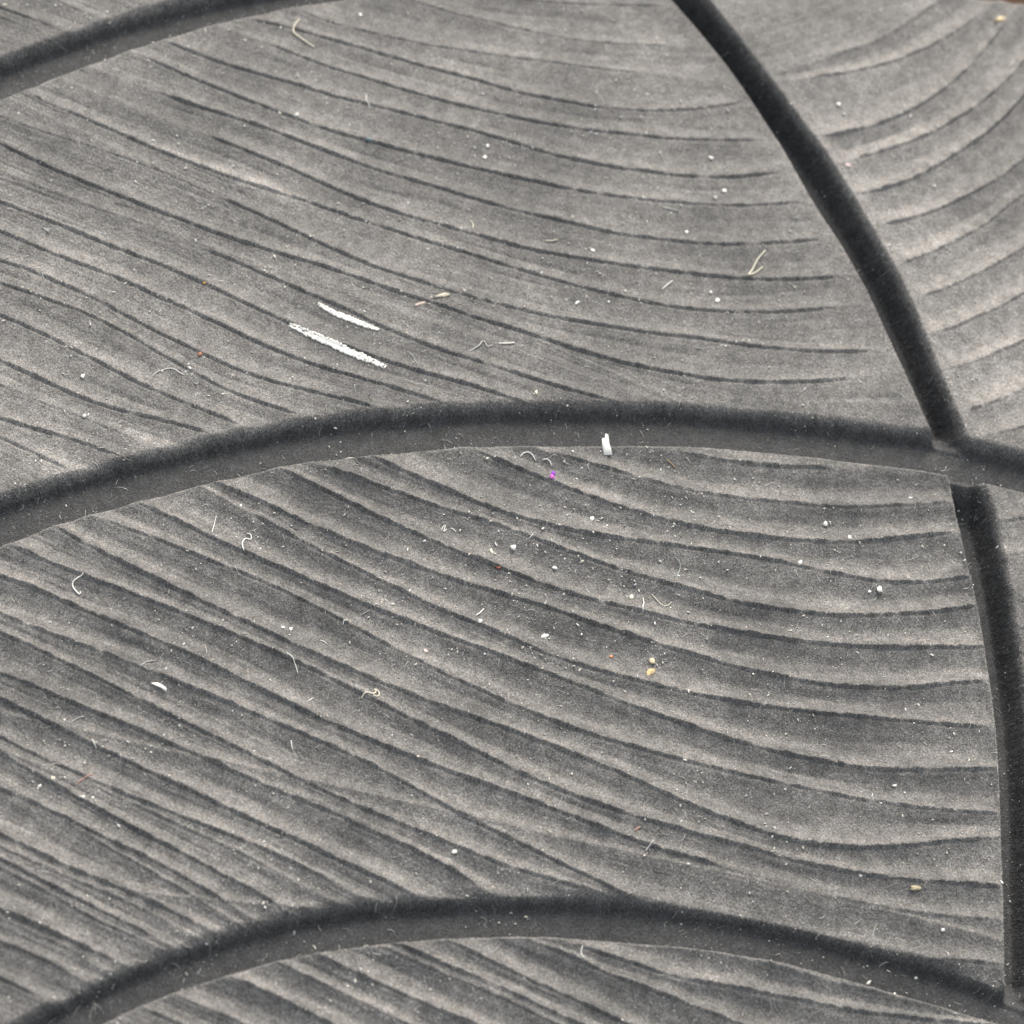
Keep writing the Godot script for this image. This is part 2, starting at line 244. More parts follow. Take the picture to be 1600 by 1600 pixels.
	ring(2, 0.9, true, false, [-85.6, 8.2, -58.1, 20.2, -55, 21.5, -52, 22.9, -48.9, 24.4, -45.8, 25.8, -42.7, 27.2, -39.7, 28.7, -36.7, 30.2, -33.7, 31.8, -30.7, 33.3, -27.6, 34.8, -24.6, 36.2, -21.5, 37.7, -18.5, 39.3, -15.5, 40.8, -12.5, 42.4, -9.6, 44.1, -6.8, 46])
	ring(2, 1, true, false, [-84.5, 9.2, -58.1, 23.2, -55.1, 24.8, -52.2, 26.4, -49.3, 28.1, -46.4, 29.7, -43.5, 31.2, -40.5, 32.8, -37.6, 34.3, -34.7, 35.9, -31.7, 37.5, -28.8, 39, -25.8, 40.5, -22.9, 42.1, -20, 43.6, -17, 45.1, -14.1, 46.7])
	ring(2, 0.7, true, false, [-84.4, 13.7, -57.9, 27.8, -55, 29.4, -52, 30.9, -49, 32.4, -46, 33.9, -43, 35.3, -40, 36.7, -36.9, 38.1, -33.9, 39.4, -30.8, 40.8, -27.8, 42.3, -24.9, 43.8, -21.9, 45.4])
	ring(2, 0.95, true, false, [-83.2, 13.7, -57.9, 29.7, -54.9, 31.6, -52, 33.4, -49.1, 35.2, -46.1, 37, -43.2, 38.8, -40.2, 40.5, -37.2, 42.3, -34.2, 44.1, -31.2, 45.8, -28.3, 47.7])
	ring(2, 0.45, false, false, [-49.7, 32.9, -46.7, 34.3, -43.8, 35.7, -40.9, 37.2, -38, 38.7, -35.1, 40.2, -32.2, 41.7, -29.4, 43.3])
	ring(2, 0.85, true, false, [-85.1, 21.5, -57.7, 33.9, -54.5, 35.3, -51.4, 36.9, -48.3, 38.6, -45.2, 40.3, -42.1, 42, -39.1, 43.8, -36.1, 45.7, -33.2, 47.6])
	ring(2, 0.5, false, false, [-51.6, 37.1, -48.9, 38.9, -46.1, 40.7, -43.4, 42.4, -40.7, 44.2, -37.9, 46, -35.2, 47.8])
	ring(2, 1, true, false, [-84.4, 25.6, -57.6, 39.1, -54.6, 40.6, -51.6, 42.2, -48.5, 43.7, -45.5, 45.1, -42.4, 46.6, -39.4, 48.1, -36.3, 49.7])
	ring(2, 0.5, true, false, [-84.5, 27.3, -57.5, 40.5, -54.6, 41.9, -51.6, 43.4, -48.5, 44.8, -45.5, 46.2, -42.6, 47.7, -39.7, 49.3])
	ring(2, 0.75, true, false, [-83.6, 26.9, -57.5, 41.8, -54.3, 43.6, -51.1, 45.4, -47.9, 47.2, -44.7, 49, -41.5, 50.7])
	ring(2, 0.55, true, false, [-83.8, 28.4, -57.5, 42.8, -54.5, 44.5, -51.5, 46.2, -48.6, 48, -45.6, 49.6, -42.5, 51.1])
	ring(2, 1, true, false, [-84.6, 34.9, -57.3, 47.4, -54.4, 48.7, -51.6, 50.1, -48.8, 51.5, -45.9, 52.9])
	ring(2, 0.6, true, false, [-84.2, 34.9, -57.3, 48.3, -54, 49.9, -50.7, 51.6, -47.4, 53.4])
	ring(2, 0.6, true, false, [-84.2, 37.5, -57.2, 50.7, -53.4, 52.5, -49.7, 54.5])
	ring(2, 0.8, true, false, [-83.9, 41.3, -57.1, 54.7, -55.2, 55.7, -53.3, 56.7])
	ring(2, 0.45, false, false, [32, 48, 35.1, 48.8, 38.2, 49.5, 41.4, 50.1, 44.5, 50.6, 47.7, 50.9, 50.9, 51.2])
	ring(2, 0.7, false, false, [43.1, 55.4, 46.7, 55.8, 50.3, 56.2])
	ring(3, 0.65, false, false, [23.1, 55.4, 26.5, 56.5, 29.9, 57.6, 33.3, 58.5, 36.8, 59.3])
	ring(3, 0.75, false, true, [2.4, 52.5, 5.5, 53.6, 8.6, 54.8, 11.7, 56, 14.8, 56.9, 18, 57.6, 21.3, 58.3, 24.5, 59, 27.7, 59.7, 30.9, 60.5, 34.1, 61.1, 37.4, 61.6, 40.6, 62.1, 70.3, 66.3])
	ring(3, 0.85, false, true, [-2.4, 51.9, 0.6, 53.1, 3.5, 54.5, 6.4, 56, 9.4, 57.3, 12.3, 58.6, 15.3, 59.9, 18.2, 61.2, 21.2, 62.5, 24.2, 63.6, 52.1, 74.7])
	ring(3, 0.8, false, true, [-10.6, 51.8, -7.6, 53.5, -4.6, 55.1, -1.6, 56.7, 1.4, 58.2, 4.4, 59.8, 7.4, 61.4, 10.4, 63.1, 36.8, 77.4])
	ring(3, 0.9, false, true, [-16.4, 51.9, -13.2, 53.5, -10.1, 55, -6.9, 56.5, -3.7, 58.1, -0.6, 59.7, 2.5, 61.3, 5.6, 62.9, 32.3, 76.7])
	ring(3, 0.6, false, true, [-18.1, 52.1, -15.1, 53.6, -12.1, 55.1, -9, 56.5, -6, 58, -3, 59.5, -0, 61.2, 2.9, 62.8, 29.1, 77.5])
	ring(3, 1, false, true, [-24.9, 52.9, -21.7, 54.6, -18.5, 56.2, -15.3, 57.8, -12, 59.4, -8.8, 60.9, -5.5, 62.5, 21.4, 75.7])
	ring(3, 0.5, false, true, [-28.5, 53.8, -25.4, 55.5, -22.3, 57.1, -19.3, 58.7, -16.2, 60.4, -13.2, 62.1, 12.8, 77.1])
	ring(3, 1, false, true, [-33.9, 55.1, -30.5, 56.7, -27.2, 58.5, -23.9, 60.3, -20.6, 62.2, 5.6, 76.8])
	ring(3, 0.5, false, true, [-39.9, 56.8, -36.3, 58.4, -32.7, 60, -29.1, 61.8, -2.3, 75.1])
	ring(3, 0.9, false, true, [-43.1, 58.1, -39.4, 59.8, -35.7, 61.7, -8.8, 75.1])
	ring(4, 0.35, false, true, [48.3, -69.7, 51.4, -70.9, 54.5, -72.3, 57.3, -74, 60, -76, 62.6, -78.2, 65.2, -80.3, 88.3, -99.5])
	ring(4, 0.5, false, false, [44.5, -65.9, 47.7, -66.5, 50.9, -67.2, 54, -68.2, 57.1, -69.4, 60, -70.9, 62.8, -72.5, 65.5, -74.4, 68.1, -76.4, 70.6, -78.6])
	ring(4, 0.8, false, false, [43.8, -56, 47, -56.6, 50.2, -57.5, 53.2, -58.6, 56.2, -60, 59, -61.6, 61.6, -63.5, 64.1, -65.6, 66.4, -67.9, 68.6, -70.3, 70.7, -72.8, 72.7, -75.3, 74.7, -78])
	ring(4, 0.75, false, true, [49.4, -52.9, 52.5, -54, 55.6, -55.2, 58.5, -56.5, 61.4, -58.1, 64.1, -59.9, 66.7, -61.8, 69.2, -63.9, 71.6, -66.2, 73.8, -68.5, 75.9, -71, 78, -73.6, 80, -76.1, 98.7, -99.6])
	ring(4, 1, false, true, [47.3, -46.6, 50.5, -47.4, 53.6, -48.5, 56.6, -49.9, 59.5, -51.6, 62.3, -53.5, 65, -55.4, 67.6, -57.5, 70.1, -59.8, 72.4, -62.2, 74.6, -64.7, 76.7, -67.3, 78.8, -69.9, 97.8, -93.1])
	ring(4, 0.75, false, true, [50.8, -42, 54.2, -43, 57.4, -44.2, 60.5, -45.7, 63.5, -47.4, 66.5, -49.2, 69.3, -51.2, 72, -53.4, 74.7, -55.5, 77.5, -57.7, 101.1, -76.2])
	ring(4, 0.6, false, true, [52.1, -35.9, 55.1, -37.2, 58.1, -38.6, 60.9, -40.2, 63.7, -42, 66.4, -43.9, 68.9, -46.1, 71.4, -48.2, 73.9, -50.4, 76.5, -52.5, 99.6, -71.6])
	ring(4, 0.5, false, true, [52.5, -30.5, 55.8, -31.7, 59.1, -33.1, 62.3, -34.8, 65.4, -36.6, 68.4, -38.5, 71.5, -40.5, 74.6, -42.3, 100.4, -57.6])
	ring(4, 0.6, false, true, [55.9, -25.9, 59, -27.1, 61.9, -28.6, 64.8, -30.1, 67.6, -31.8, 70.4, -33.5, 73.3, -35.2, 98.8, -50.9])
	ring(4, 0.5, false, true, [55, -20.1, 58.5, -21.2, 62, -22.6, 65.3, -24.2, 68.6, -25.9, 71.8, -27.7, 98.2, -41.9])
	ring(4, 0.6, false, true, [56.9, -14.1, 60.4, -15.3, 63.8, -16.8, 67.1, -18.4, 70.4, -20, 97.3, -33.2])
	ring(4, 0.5, false, true, [58.3, -10.4, 61.9, -11.4, 65.6, -12.4, 69.2, -13.4, 98, -21.7])
	ring(5, 0.5, false, true, [59.1, 1.3, 63, 0.5, 66.7, -0.4, 95.8, -8])
	ring(5, 0.5, false, true, [58.8, 5.9, 62.3, 5.2, 65.9, 4.2, 94.8, -3.7])
	ring(5, 0.5, false, true, [58.3, 10.8, 61.7, 10.1, 64.9, 9.1, 93.8, 0.9])
	ring(5, 0.5, false, true, [57.9, 15.9, 61, 15.2, 64, 14.2, 92.7, 5.5])
	ring(5, 0.5, false, true, [57.4, 22.1, 60.1, 21.4, 62.8, 20.5, 91.2, 11])
	ring(5, 0.5, true, true, [28, 36.6, 56.9, 28.6, 59.3, 27.9, 61.6, 27, 89.7, 16.4])
	ring(5, 0.5, true, true, [27.7, 44.8, 56.3, 35.7, 58.3, 35, 60.2, 34.2, 87.7, 22.1])
	ring(5, 0.5, true, true, [27.6, 54, 55.6, 43.3, 57.3, 42.7, 58.8, 41.9, 85.1, 27.5])
	ring(5, 0.5, true, true, [27.9, 62.9, 55.1, 50.1, 56.4, 49.5, 57.5, 48.7, 82, 31.4])

# ---------------------------------------------------------------- the mat's relief
var arc_top := []
var arc_low := []
var long_left := PackedVector2Array()
var long_right := PackedVector2Array()

func far_edge(x: float) -> float:     # where the mat ends behind the picture's top right corner
	return EDGE_Z + (x - EDGE_X) * EDGE_SLOPE

func relief() -> void:
	xs = steps(-92.0, -64.0, 80.5, 108.0)
	zs = steps(-96.0, -83.0, 66.0, 96.0)
	NX = xs.size()
	NZ = zs.size()
	var total := NX * NZ
	H.resize(total)
	DEP.resize(total)
	PAN.resize(total)
	GRV.resize(total)
	RDG.resize(total)
	STR.resize(total)
	var vl := PackedFloat32Array()
	var vr := PackedFloat32Array()
	for j in NZ:
		vl.append(curve_at(long_left, zs[j]))
		vr.append(curve_at(long_right, zs[j]))
	var swell := noise(0.035, 2, 5)
	var wob := noise(0.9, 2, 11)
	var wav := noise(0.12, 2, 17)
	var fine := noise(1.0, 2, 23)
	var AMP := [0.28, 0.32, 0.54, 0.60, 0.60, 0.35, 0.4]
	var SAG := [0.05, 0.045, 0.155, 0.215, 0.125, 0.06, 0.1]
	var NOTCH := [0.24, 0.29, 0.33, 0.34, 0.32, 0.2, 0.2]
	var BAND := [0.8, 0.8, 1.15, 1.15, 0.9, 0.9, 1.1]
	var ripple := noise(1.0, 2, 29)
	for i in NX:
		var x := xs[i]
		var t0 := curve_at(arc_top[0], x)
		var b0 := curve_at(arc_low[0], x)
		var t1 := curve_at(arc_top[1], x)
		var b1 := curve_at(arc_low[1], x)
		var t2 := curve_at(arc_top[2], x)
		var b2 := curve_at(arc_low[2], x)
		var tops := [t0, t1, t2]
		var lows := [b0, b1, b2]
		var edge := far_edge(x)
		var base := i * NZ
		var first_of := PackedInt32Array()
		for j in NZ:
			var z := zs[j]
			var k := base + j
			var j_off := wob.get_noise_2d(x * 1.3, z * 1.3) * 0.035
			var left: bool = x < (vl[j] + vr[j]) * 0.5
			var d := 0.0
			var g := 0
			for q in 3:
				if q == 0 and not left and x > 60.0: continue
				var u: float = z - tops[q] + j_off
				var w: float = lows[q] - tops[q]
				if u > -1.0 and u < w + 0.6:
					var dd: float = ARC_DEPTH * smoothstep(-0.65, 1.75, u) * (1.0 - smoothstep(w - 0.55, w + 0.10, u))
					if dd > d:
						d = dd
						g = q + 1
			var u2 := x - vl[j] + j_off
			var w2 := vr[j] - vl[j]
			if u2 > -0.6 and u2 < w2 + 0.9:
				var dv := LONG_DEPTH * smoothstep(-0.15, 0.7, u2) * (1.0 - smoothstep(w2 - 1.6, w2 + 0.75, u2))
				dv *= 1.0 - smoothstep(0.1, 1.0, d / ARC_DEPTH)
				for q in 3:    # the long groove shelves up where it meets a curved one
					if z > (tops[q] + lows[q]) * 0.5: dv *= lerpf(0.30, 1.0, smoothstep(-0.6, 4.5, z - lows[q])) if z - lows[q] < 4.5 else 1.0
					else: dv *= lerpf(0.45, 1.0, smoothstep(-0.6, 2.6, tops[q] - z)) if tops[q] - z < 2.6 else 1.0
				if dv > d:
					g = 4
				d += dv
			DEP[k] = d
			GRV[k] = g
			var p := 0
			if left:
				p = 0 if z < (t0 + b0) * 0.5 else (1 if z < (t1 + b1) * 0.5 else (2 if z < (t2 + b2) * 0.5 else 3))
			else:
				p = 4 if z < (t1 + b1) * 0.5 else (5 if z < (t2 + b2) * 0.5 else 6)
			PAN[k] = p
			var h := swell.get_noise_2d(x, z) * 0.25 + wav.get_noise_2d(x, z) * 0.05
			h += wob.get_noise_2d(x * 2.6 + 50.0, z * 2.6) * (0.016 + 0.05 * exp(-((x + 42.3) * (x + 42.3) * 0.5 + (z + (42.2)) * (z + (42.2))) / 330.0))
			h -= d
			h -= 0.05 * smoothstep(40.0, 90.0, x) * (x - 40.0)
			# the rim of the mat
			var m := minf(minf(z - edge, 95.0 - z), minf(x + 91.0, 107.0 - x))
			if m < 1.2:
				h -= 0.9 * pow(1.0 - m / 1.2, 2.0) if m > 0.0 else 12.0
			H[k] = h
		# the dark lines that cross this column, and the ridges between them
		var here := []
		for r in rings.size():
			var ring: Dictionary = rings[r]
			if x < ring.x0 - 90.0 or x > ring.x1 + 90.0: continue
			var zl: float = curve_at(ring.p, x) + wob.get_noise_2d(x * 1.2, r * 37.0) * 0.09
			var slope: float = (curve_at(ring.p, x + 0.2) - curve_at(ring.p, x - 0.2)) / 0.4
			var s: float = ring.s * (0.88 + 0.4 * wav.get_noise_2d(x * 0.9, r * 91.0) + 0.55 * wob.get_noise_2d(x * 0.5, r * 53.0))
			var fade := 1.0
			if not ring.open0: fade *= smoothstep(-1.2, 2.0, x - ring.x0)
			if not ring.open1: fade *= smoothstep(-1.4, 2.2, ring.x1 - x)
			here.append([zl, 1.0 / sqrt(1.0 + slope * slope), s * fade, ring.panel, ring.order])
		here.sort_custom(func(a, b): return a[0] < b[0])
		for c in here:
			var p: int = c[3]
			var amp: float = AMP[p] * c[2]
			var notch: float = NOTCH[p] * (0.35 + 0.65 * c[2])
			if c[2] < 0.02: continue
			var band: float = BAND[p]
			var zl: float = c[0]
			var co: float = c[1]
			var j0 := zs.bsearch(zl - 3.6 * band / co)
			var j1 := zs.bsearch(zl + 7.0 / co)
			for j in range(j0, mini(j1, NZ)):
				var k := base + j
				if PAN[k] != p: continue
				var d := (zs[j] - zl) * co
				var a := 0.0
				if d < 0.0:
					a = amp * (0.45 * exp(d / band) + 0.55 * smoothstep(-2.3 * band, 0.0, d)) * (1.0 - 0.45 * exp(d / 0.12))
				else:
					a = amp * 0.5 * exp(-d * d / 0.035) - 0.12 * amp * (d / 1.5) * exp(1.0 - d / 1.5)
				var dn := (d - 0.08) / 0.145
				if dn > -3.0 and dn < 3.0: a -= notch * exp(-dn * dn) * minf(1.0, c[2] * 1.5)
				H[k] += a * maxf(0.0, 1.0 - DEP[k] / 0.7) * rim(p, x - vl[j], x - vr[j])
		# number the ridges, and lay fine striations along them
		for p in 7:
			var mine := here.filter(func(c): return c[3] == p)
			var j_in := NZ
			var ja := 0
			var jb := NZ
			if p == 1: ja = zs.bsearch((t0 + b0) * 0.5)
			elif p == 2 or p == 5: ja = zs.bsearch((t1 + b1) * 0.5)
			elif p == 3 or p == 6: ja = zs.bsearch((t2 + b2) * 0.5)
			if p == 0: jb = zs.bsearch((t0 + b0) * 0.5)
			elif p == 1 or p == 4: jb = zs.bsearch((t1 + b1) * 0.5)
			elif p == 2 or p == 5: jb = zs.bsearch((t2 + b2) * 0.5)
			var at := 0
			var n: int = mine.size()
			for j in range(ja, jb):
				var k := base + j
				if PAN[k] != p: continue
				var z := zs[j]
				while at < n and mine[at][0] < z: at += 1
				var v := z / 2.8
				if n > 0:
					if at == 0: v = mine[0][4] - (mine[0][0] - z) * mine[0][1] / 2.6
					elif at == n: v = mine[n - 1][4] + (z - mine[n - 1][0]) * mine[n - 1][1] / 2.6
					else: v = lerpf(mine[at - 1][4], mine[at][4], (z - mine[at - 1][0]) / maxf(0.01, mine[at][0] - mine[at - 1][0]))
				RDG[k] = (mine[at][4] if at < n else (mine[n - 1][4] + 1 if n > 0 else 1))
				STR[k] = v
				var low: float = smoothstep(20.0, -60.0, x - z * 0.6) * (1.0 if p >= 2 and p < 4 else 0.35)
				# between two lines the skin first falls towards the viewer, then swells up to the next line
				if at > 0 and at < n and DEP[k] < 0.7:
					var f := sag(mine[at - 1], mine[at], z)
					H[k] -= f * SAG[p] * (1.0 - DEP[k] / 0.7) * rim(p, x - vl[j], x - vr[j])
					# faint broken lines between the traced ones
					var fl := floorf(v)
					var mid := (v - fl - 0.5 + 0.22 * ripple.get_noise_2d(x * 0.035, fl * 71.0 + p * 9.0)) / 0.075
					if mid > -2.5 and mid < 2.5:
						var sm := clampf(0.25 + 1.5 * ripple.get_noise_2d(x * 0.05 + 300.0, fl * 37.0 + p * 5.0), 0.0, 1.0)
						H[k] -= (0.10 if p == 1 else 0.075) * sm * exp(-mid * mid) * (1.0 - DEP[k] / 0.7) * rim(p, x - vl[j], x - vr[j])
				if DEP[k] < 0.6:
					H[k] += ripple.get_noise_2d(v * 4.2 + p * 40.0, x * 0.045) * (0.024 + 0.045 * low) * (1.0 - DEP[k] / 0.6)
			
	print("relief ", NX, " x ", NZ)

func rim(p: int, from_left: float, from_right: float) -> float:    # the ridges die away towards the long groove
	if p == 1: return smoothstep(0.2, 3.6, -from_left)
	if p == 4: return smoothstep(0.3, 4.0, from_right)
	return smoothstep(-0.2, 0.9, -from_left) if p == 2 else 1.0

func sag(a: Array, b: Array, z: float) -> float:
	var gap: float = b[0] - a[0]
	var t: float = clampf((z - a[0]) / maxf(gap, 0.01), 0.0, 1.0)
	var g: float = gap * (a[1] + b[1]) * 0.5
	return minf(g, 3.0 + 0.3 * g) * sin(PI * pow(t, 1.25))

func height_at(x: float, z: float) -> float:
	var i := clampi(xs.bsearch(x), 1, NX - 1)
	var j := clampi(zs.bsearch(z), 1, NZ - 1)
	var a := (x - xs[i - 1]) / (xs[i] - xs[i - 1])
	var b := (z - zs[j - 1]) / (zs[j] - zs[j - 1])
	var k := (i - 1) * NZ + j - 1
	return lerpf(lerpf(H[k], H[k + NZ], a), lerpf(H[k + 1], H[k + NZ + 1], a), b)

func on_mat(x: float, z: float, up := 0.0) -> Vector3:
	return Vector3(x, height_at(x, z) + up, z) * MM

# ---------------------------------------------------------------- the mat
func rubber() -> StandardMaterial3D:
	var m := StandardMaterial3D.new()
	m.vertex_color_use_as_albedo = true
	m.roughness = 0.72
	m.metallic_specular = 0.42
	# dust: fine grain and clumps, computed; the same noise gives the rough skin its relief
	var size := 2048
	var n1 := noise(0.16, 2, 3)
	var n2 := noise(0.42, 1, 4)
	var n3 := noise(0.035, 3, 6)
	var a := n1.get_image(size, size).get_data()
	var b := n2.get_image(size, size).get_data()
	var c := n3.get_image(size, size).get_data()
	var col := PackedByteArray()
	var bump := PackedByteArray()
	col.resize(size * size * 3)
	bump.resize(size * size)
	var r := RandomNumberGenerator.new()
	r.seed = 77
	var noise_bytes := PackedByteArray()
	noise_bytes.resize(65536)
	for i in 65536:
		noise_bytes[i] = r.randi() & 255
	var at := 0
	for i in size * size:
		if i & 4095 == 0: at = r.randi() & 32767
		var w := noise_bytes[at + (i & 4095)]
		var v := 150 + ((a[i] - 128) * 20 >> 7) + ((b[i] - 128) * 32 >> 7) + ((c[i] - 128) * 22 >> 7) + ((w - 128) * 44 >> 7)
		if w > 252: v += 50
		v = clampi(v, 30, 255)
		var t := (a[(i * 7) & 4194303] - 128) >> 4
		col[i * 3] = clampi(v + t, 0, 255)
		col[i * 3 + 1] = v
		col[i * 3 + 2] = clampi(v - t, 0, 255)
		bump[i] = clampi(128 + ((a[i] - 128) >> 1) + ((b[i] - 128) * 80 >> 7) + ((w - 128) >> 2), 0, 255)
	m.albedo_texture = ImageTexture.create_from_image(Image.create_from_data(size, size, false, Image.FORMAT_RGB8, col))
	m.heightmap_enabled = true
	m.heightmap_texture = ImageTexture.create_from_image(Image.create_from_data(size, size, false, Image.FORMAT_L8, bump))
	m.heightmap_scale = 0.0075
	return m

func mat() -> void:
	var root := Node3D.new()
	root.name = "rubber_mat"
	tag(root, "dusty black rubber mat with carved ridged panels parted by deep curved grooves", "mat")
	add_child(root)
	var skin := rubber()
	var total := NX * NZ
	var V := PackedVector3Array()
	var N := PackedVector3Array()
	var C := PackedColorArray()
	var U := PackedVector2Array()
	V.resize(total)
	N.resize(total)
	C.resize(total)
	U.resize(total)
	var PATCH := [[-52.6, -17.1, 16, 7, -0.45, 0.32], [-53.7, -35.3, 14, 6, -0.45, 0.25], [60.3, -34.5, 10, 20, 0.5, 0.6], [58.5, -66.5, 20, 12, 0.5, 0.4], [61.4, -16.3, 9, 5, 0.5, 0.4], [-26.5, -45.5, 9, 1.0, -0.5, 0.5], [-36.7, -50.2, 10, 0.9, -0.45, 0.35], [-41.5, -9.4, 5, 1.6, -0.4, 0.5], [-51.0, -5.9, 5, 2, -0.5, 0.5], [-47.5, -20.7, 9, 1.4, -0.5, 0.35]]   # dustier patches, the upper right ones paint a pale sheen: x, z, half sizes, turn, strength
	var blot := noise(0.05, 4, 41)
	var streak := noise(1.0, 3, 43)
	for i in NX:
		var ia := maxi(i - 1, 0)
		var ib := mini(i + 1, NX - 1)
		var wx := xs[ib] - xs[ia]
		for j in NZ:
			var k := i * NZ + j
			var x := xs[i]
			var z := zs[j]
			V[k] = Vector3(x, H[k], z) * MM
			var ja := maxi(j - 1, 0)
			var jb := mini(j + 1, NZ - 1)
			N[k] = Vector3(-(H[ib * NZ + j] - H[ia * NZ + j]) / wx, 1.0, -(H[i * NZ + jb] - H[i * NZ + ja]) / (zs[jb] - zs[ja])).normalized()
			U[k] = Vector2(x, z) / 160.0
			# dust in blotches and ridge smears, plus painted groove shade and sheen
			var dust_and_shading := 0.52 + 0.34 * blot.get_noise_2d(x, z)
			dust_and_shading += (0.28 if PAN[k] == 2 or PAN[k] == 3 else 0.14) * streak.get_noise_2d(STR[k] * 2.6 + PAN[k] * 50.0, x * 0.07 + 9.0)
			for pt in PATCH:
				var q := Vector2(x - pt[0], z - pt[1]).rotated(pt[4])
				dust_and_shading += pt[5] * exp(-q.x * q.x / (pt[2] * pt[2]) - q.y * q.y / (pt[3] * pt[3]))
			dust_and_shading = clampf(dust_and_shading, 0.05, 1.25) * (1.0 - 0.92 * minf(1.0, DEP[k] / 1.5))  # less dust in grooves, cut further by depth to paint their shade
			C[k] = Color(0.148 + 0.66 * dust_and_shading, 0.151 + 0.612 * dust_and_shading, 0.162 + 0.568 * dust_and_shading)
	# sort the little faces into panels, ridges and grooves
	var lists := {}
	for i in NX - 1:
		var last := -1
		var list: PackedInt32Array
		for j in NZ - 1:
			var k := i * NZ + j
			if H[k] < -10.0 or H[k + 1] < -10.0 or H[k + NZ] < -10.0 or H[k + NZ + 1] < -10.0: continue
			var key := 0
			if DEP[k] > 0.22: key = 100000 + GRV[k]
			else: key = PAN[k] * 1000 + RDG[k]
			if key != last:
				if last >= 0: lists[last] = list
				list = lists.get(key, PackedInt32Array())
				last = key
			list.append(k)
		if last >= 0: lists[last] = list
	var stamp := PackedInt32Array()
	stamp.resize(total)
	var tops := {}
	var keys := lists.keys()
	keys.sort()
	for key in keys:
		var list: PackedInt32Array = lists[key]
		stamp.fill(-1)
		var v := PackedVector3Array()
		var n := PackedVector3Array()
		var c := PackedColorArray()
		var u := PackedVector2Array()
		var idx := PackedInt32Array()
		for k in list:
			for q in [k, k + NZ, k + NZ + 1, k + 1]:
				if stamp[q] < 0:
					stamp[q] = v.size()
					v.append(V[q])
					n.append(N[q])
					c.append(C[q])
					u.append(U[q])
			var a := stamp[k]
			var b := stamp[k + NZ]
			var d := stamp[k + NZ + 1]
			var e := stamp[k + 1]
			idx.append(a)
			idx.append(b)
			idx.append(d)
			idx.append(a)
			idx.append(d)
			idx.append(e)
		var arr := []
		arr.resize(Mesh.ARRAY_MAX)
		arr[Mesh.ARRAY_VERTEX] = v
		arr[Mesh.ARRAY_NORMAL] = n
		arr[Mesh.ARRAY_COLOR] = c
		arr[Mesh.ARRAY_TEX_UV] = u
		arr[Mesh.ARRAY_INDEX] = idx
		var m := ArrayMesh.new()
		m.add_surface_from_arrays(Mesh.PRIMITIVE_TRIANGLES, arr)
		if key >= 100000:
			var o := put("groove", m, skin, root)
			if key == 100004: tag(o, "long deep groove running down the right side", "")
		else:
			var p: int = key / 1000
			if not tops.has(p):
				var t := Node3D.new()
				t.name = "raised_panel"
				root.add_child(t, true)
				tops[p] = t
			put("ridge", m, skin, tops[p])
	# the body of the mat under its skin
	var slab := BoxMesh.new()
	slab.size = Vector3(198.0, 1.0, 178.0) * MM
	var o := put("underside", slab, plain(Color(0.03, 0.03, 0.03)), root)
	o.position = Vector3(8.0, -8.45, 6.0) * MM

func ground() -> void:
	var m := StandardMaterial3D.new()
	m.roughness = 0.9
	var t := NoiseTexture2D.new()
	t.width = 512
	t.height = 512
	t.seamless = true
	t.noise = noise(0.02, 4, 8)
	var g := Gradient.new()
	g.set_color(0, Color(0.20, 0.13, 0.08))
	g.set_color(1, Color(0.42, 0.31, 0.21))
	t.color_ramp = g
	m.albedo_texture = t
	m.uv1_scale = Vector3(20, 20, 20)
	var pl := PlaneMesh.new()
	pl.size = Vector2(6, 6)
	var o := put("ground", pl, m)
	o.position.y = -THICK * MM
	tag(o, "brown ground just visible past the mat's far corner", "ground", "", "structure")

# ---------------------------------------------------------------- lint, flakes and crumbs
func tube(st: SurfaceTool, pts: PackedVector3Array, radius: float, sides := 6) -> void:
	var rows := []
	for i in pts.size():
		var t := (pts[mini(i + 1, pts.size() - 1)] - pts[maxi(i - 1, 0)]).normalized()
		var s := t.cross(Vector3.UP).normalized()
		if s.length() < 0.5: s = Vector3.RIGHT
		var up := s.cross(t).normalized()
		var f := float(i) / (pts.size() - 1)
		var r := radius * (0.35 + 0.65 * pow(sin(PI * clampf(f * 0.86 + 0.07, 0.0, 1.0)), 0.4))
		var row := PackedVector3Array()
		for q in sides:
			var an := TAU * q / sides
			row.append(pts[i] + (s * cos(an) + up * sin(an)) * r)
		rows.append(row)
	for i in rows.size() - 1:
		for q in sides:
			var q2 := (q + 1) % sides
			for v in [rows[i][q], rows[i + 1][q], rows[i + 1][q2], rows[i][q], rows[i + 1][q2], rows[i][q2]]:
				st.add_vertex(v)
	for e in [0, rows.size() - 1]:
		for q in range(1, sides - 1):
			var tri := [rows[e][0], rows[e][q], rows[e][q + 1]]
			if e > 0: tri.reverse()
			for v in tri: st.add_vertex(v)

func smooth_path(flat: Array, step := 0.22) -> PackedVector2Array:
	var p := PackedVector2Array()
	for i in range(0, flat.size(), 2): p.append(Vector2(flat[i], flat[i + 1]))
	var out := PackedVector2Array()
	for i in p.size() - 1:
		var n := maxi(2, int(p[i].distance_to(p[i + 1]) / step))
		for q in n:
			out.append(p[i].cubic_interpolate(p[i + 1], p[maxi(i - 1, 0)], p[mini(i + 2, p.size() - 1)], float(q) / n))
	out.append(p[p.size() - 1])
	return out

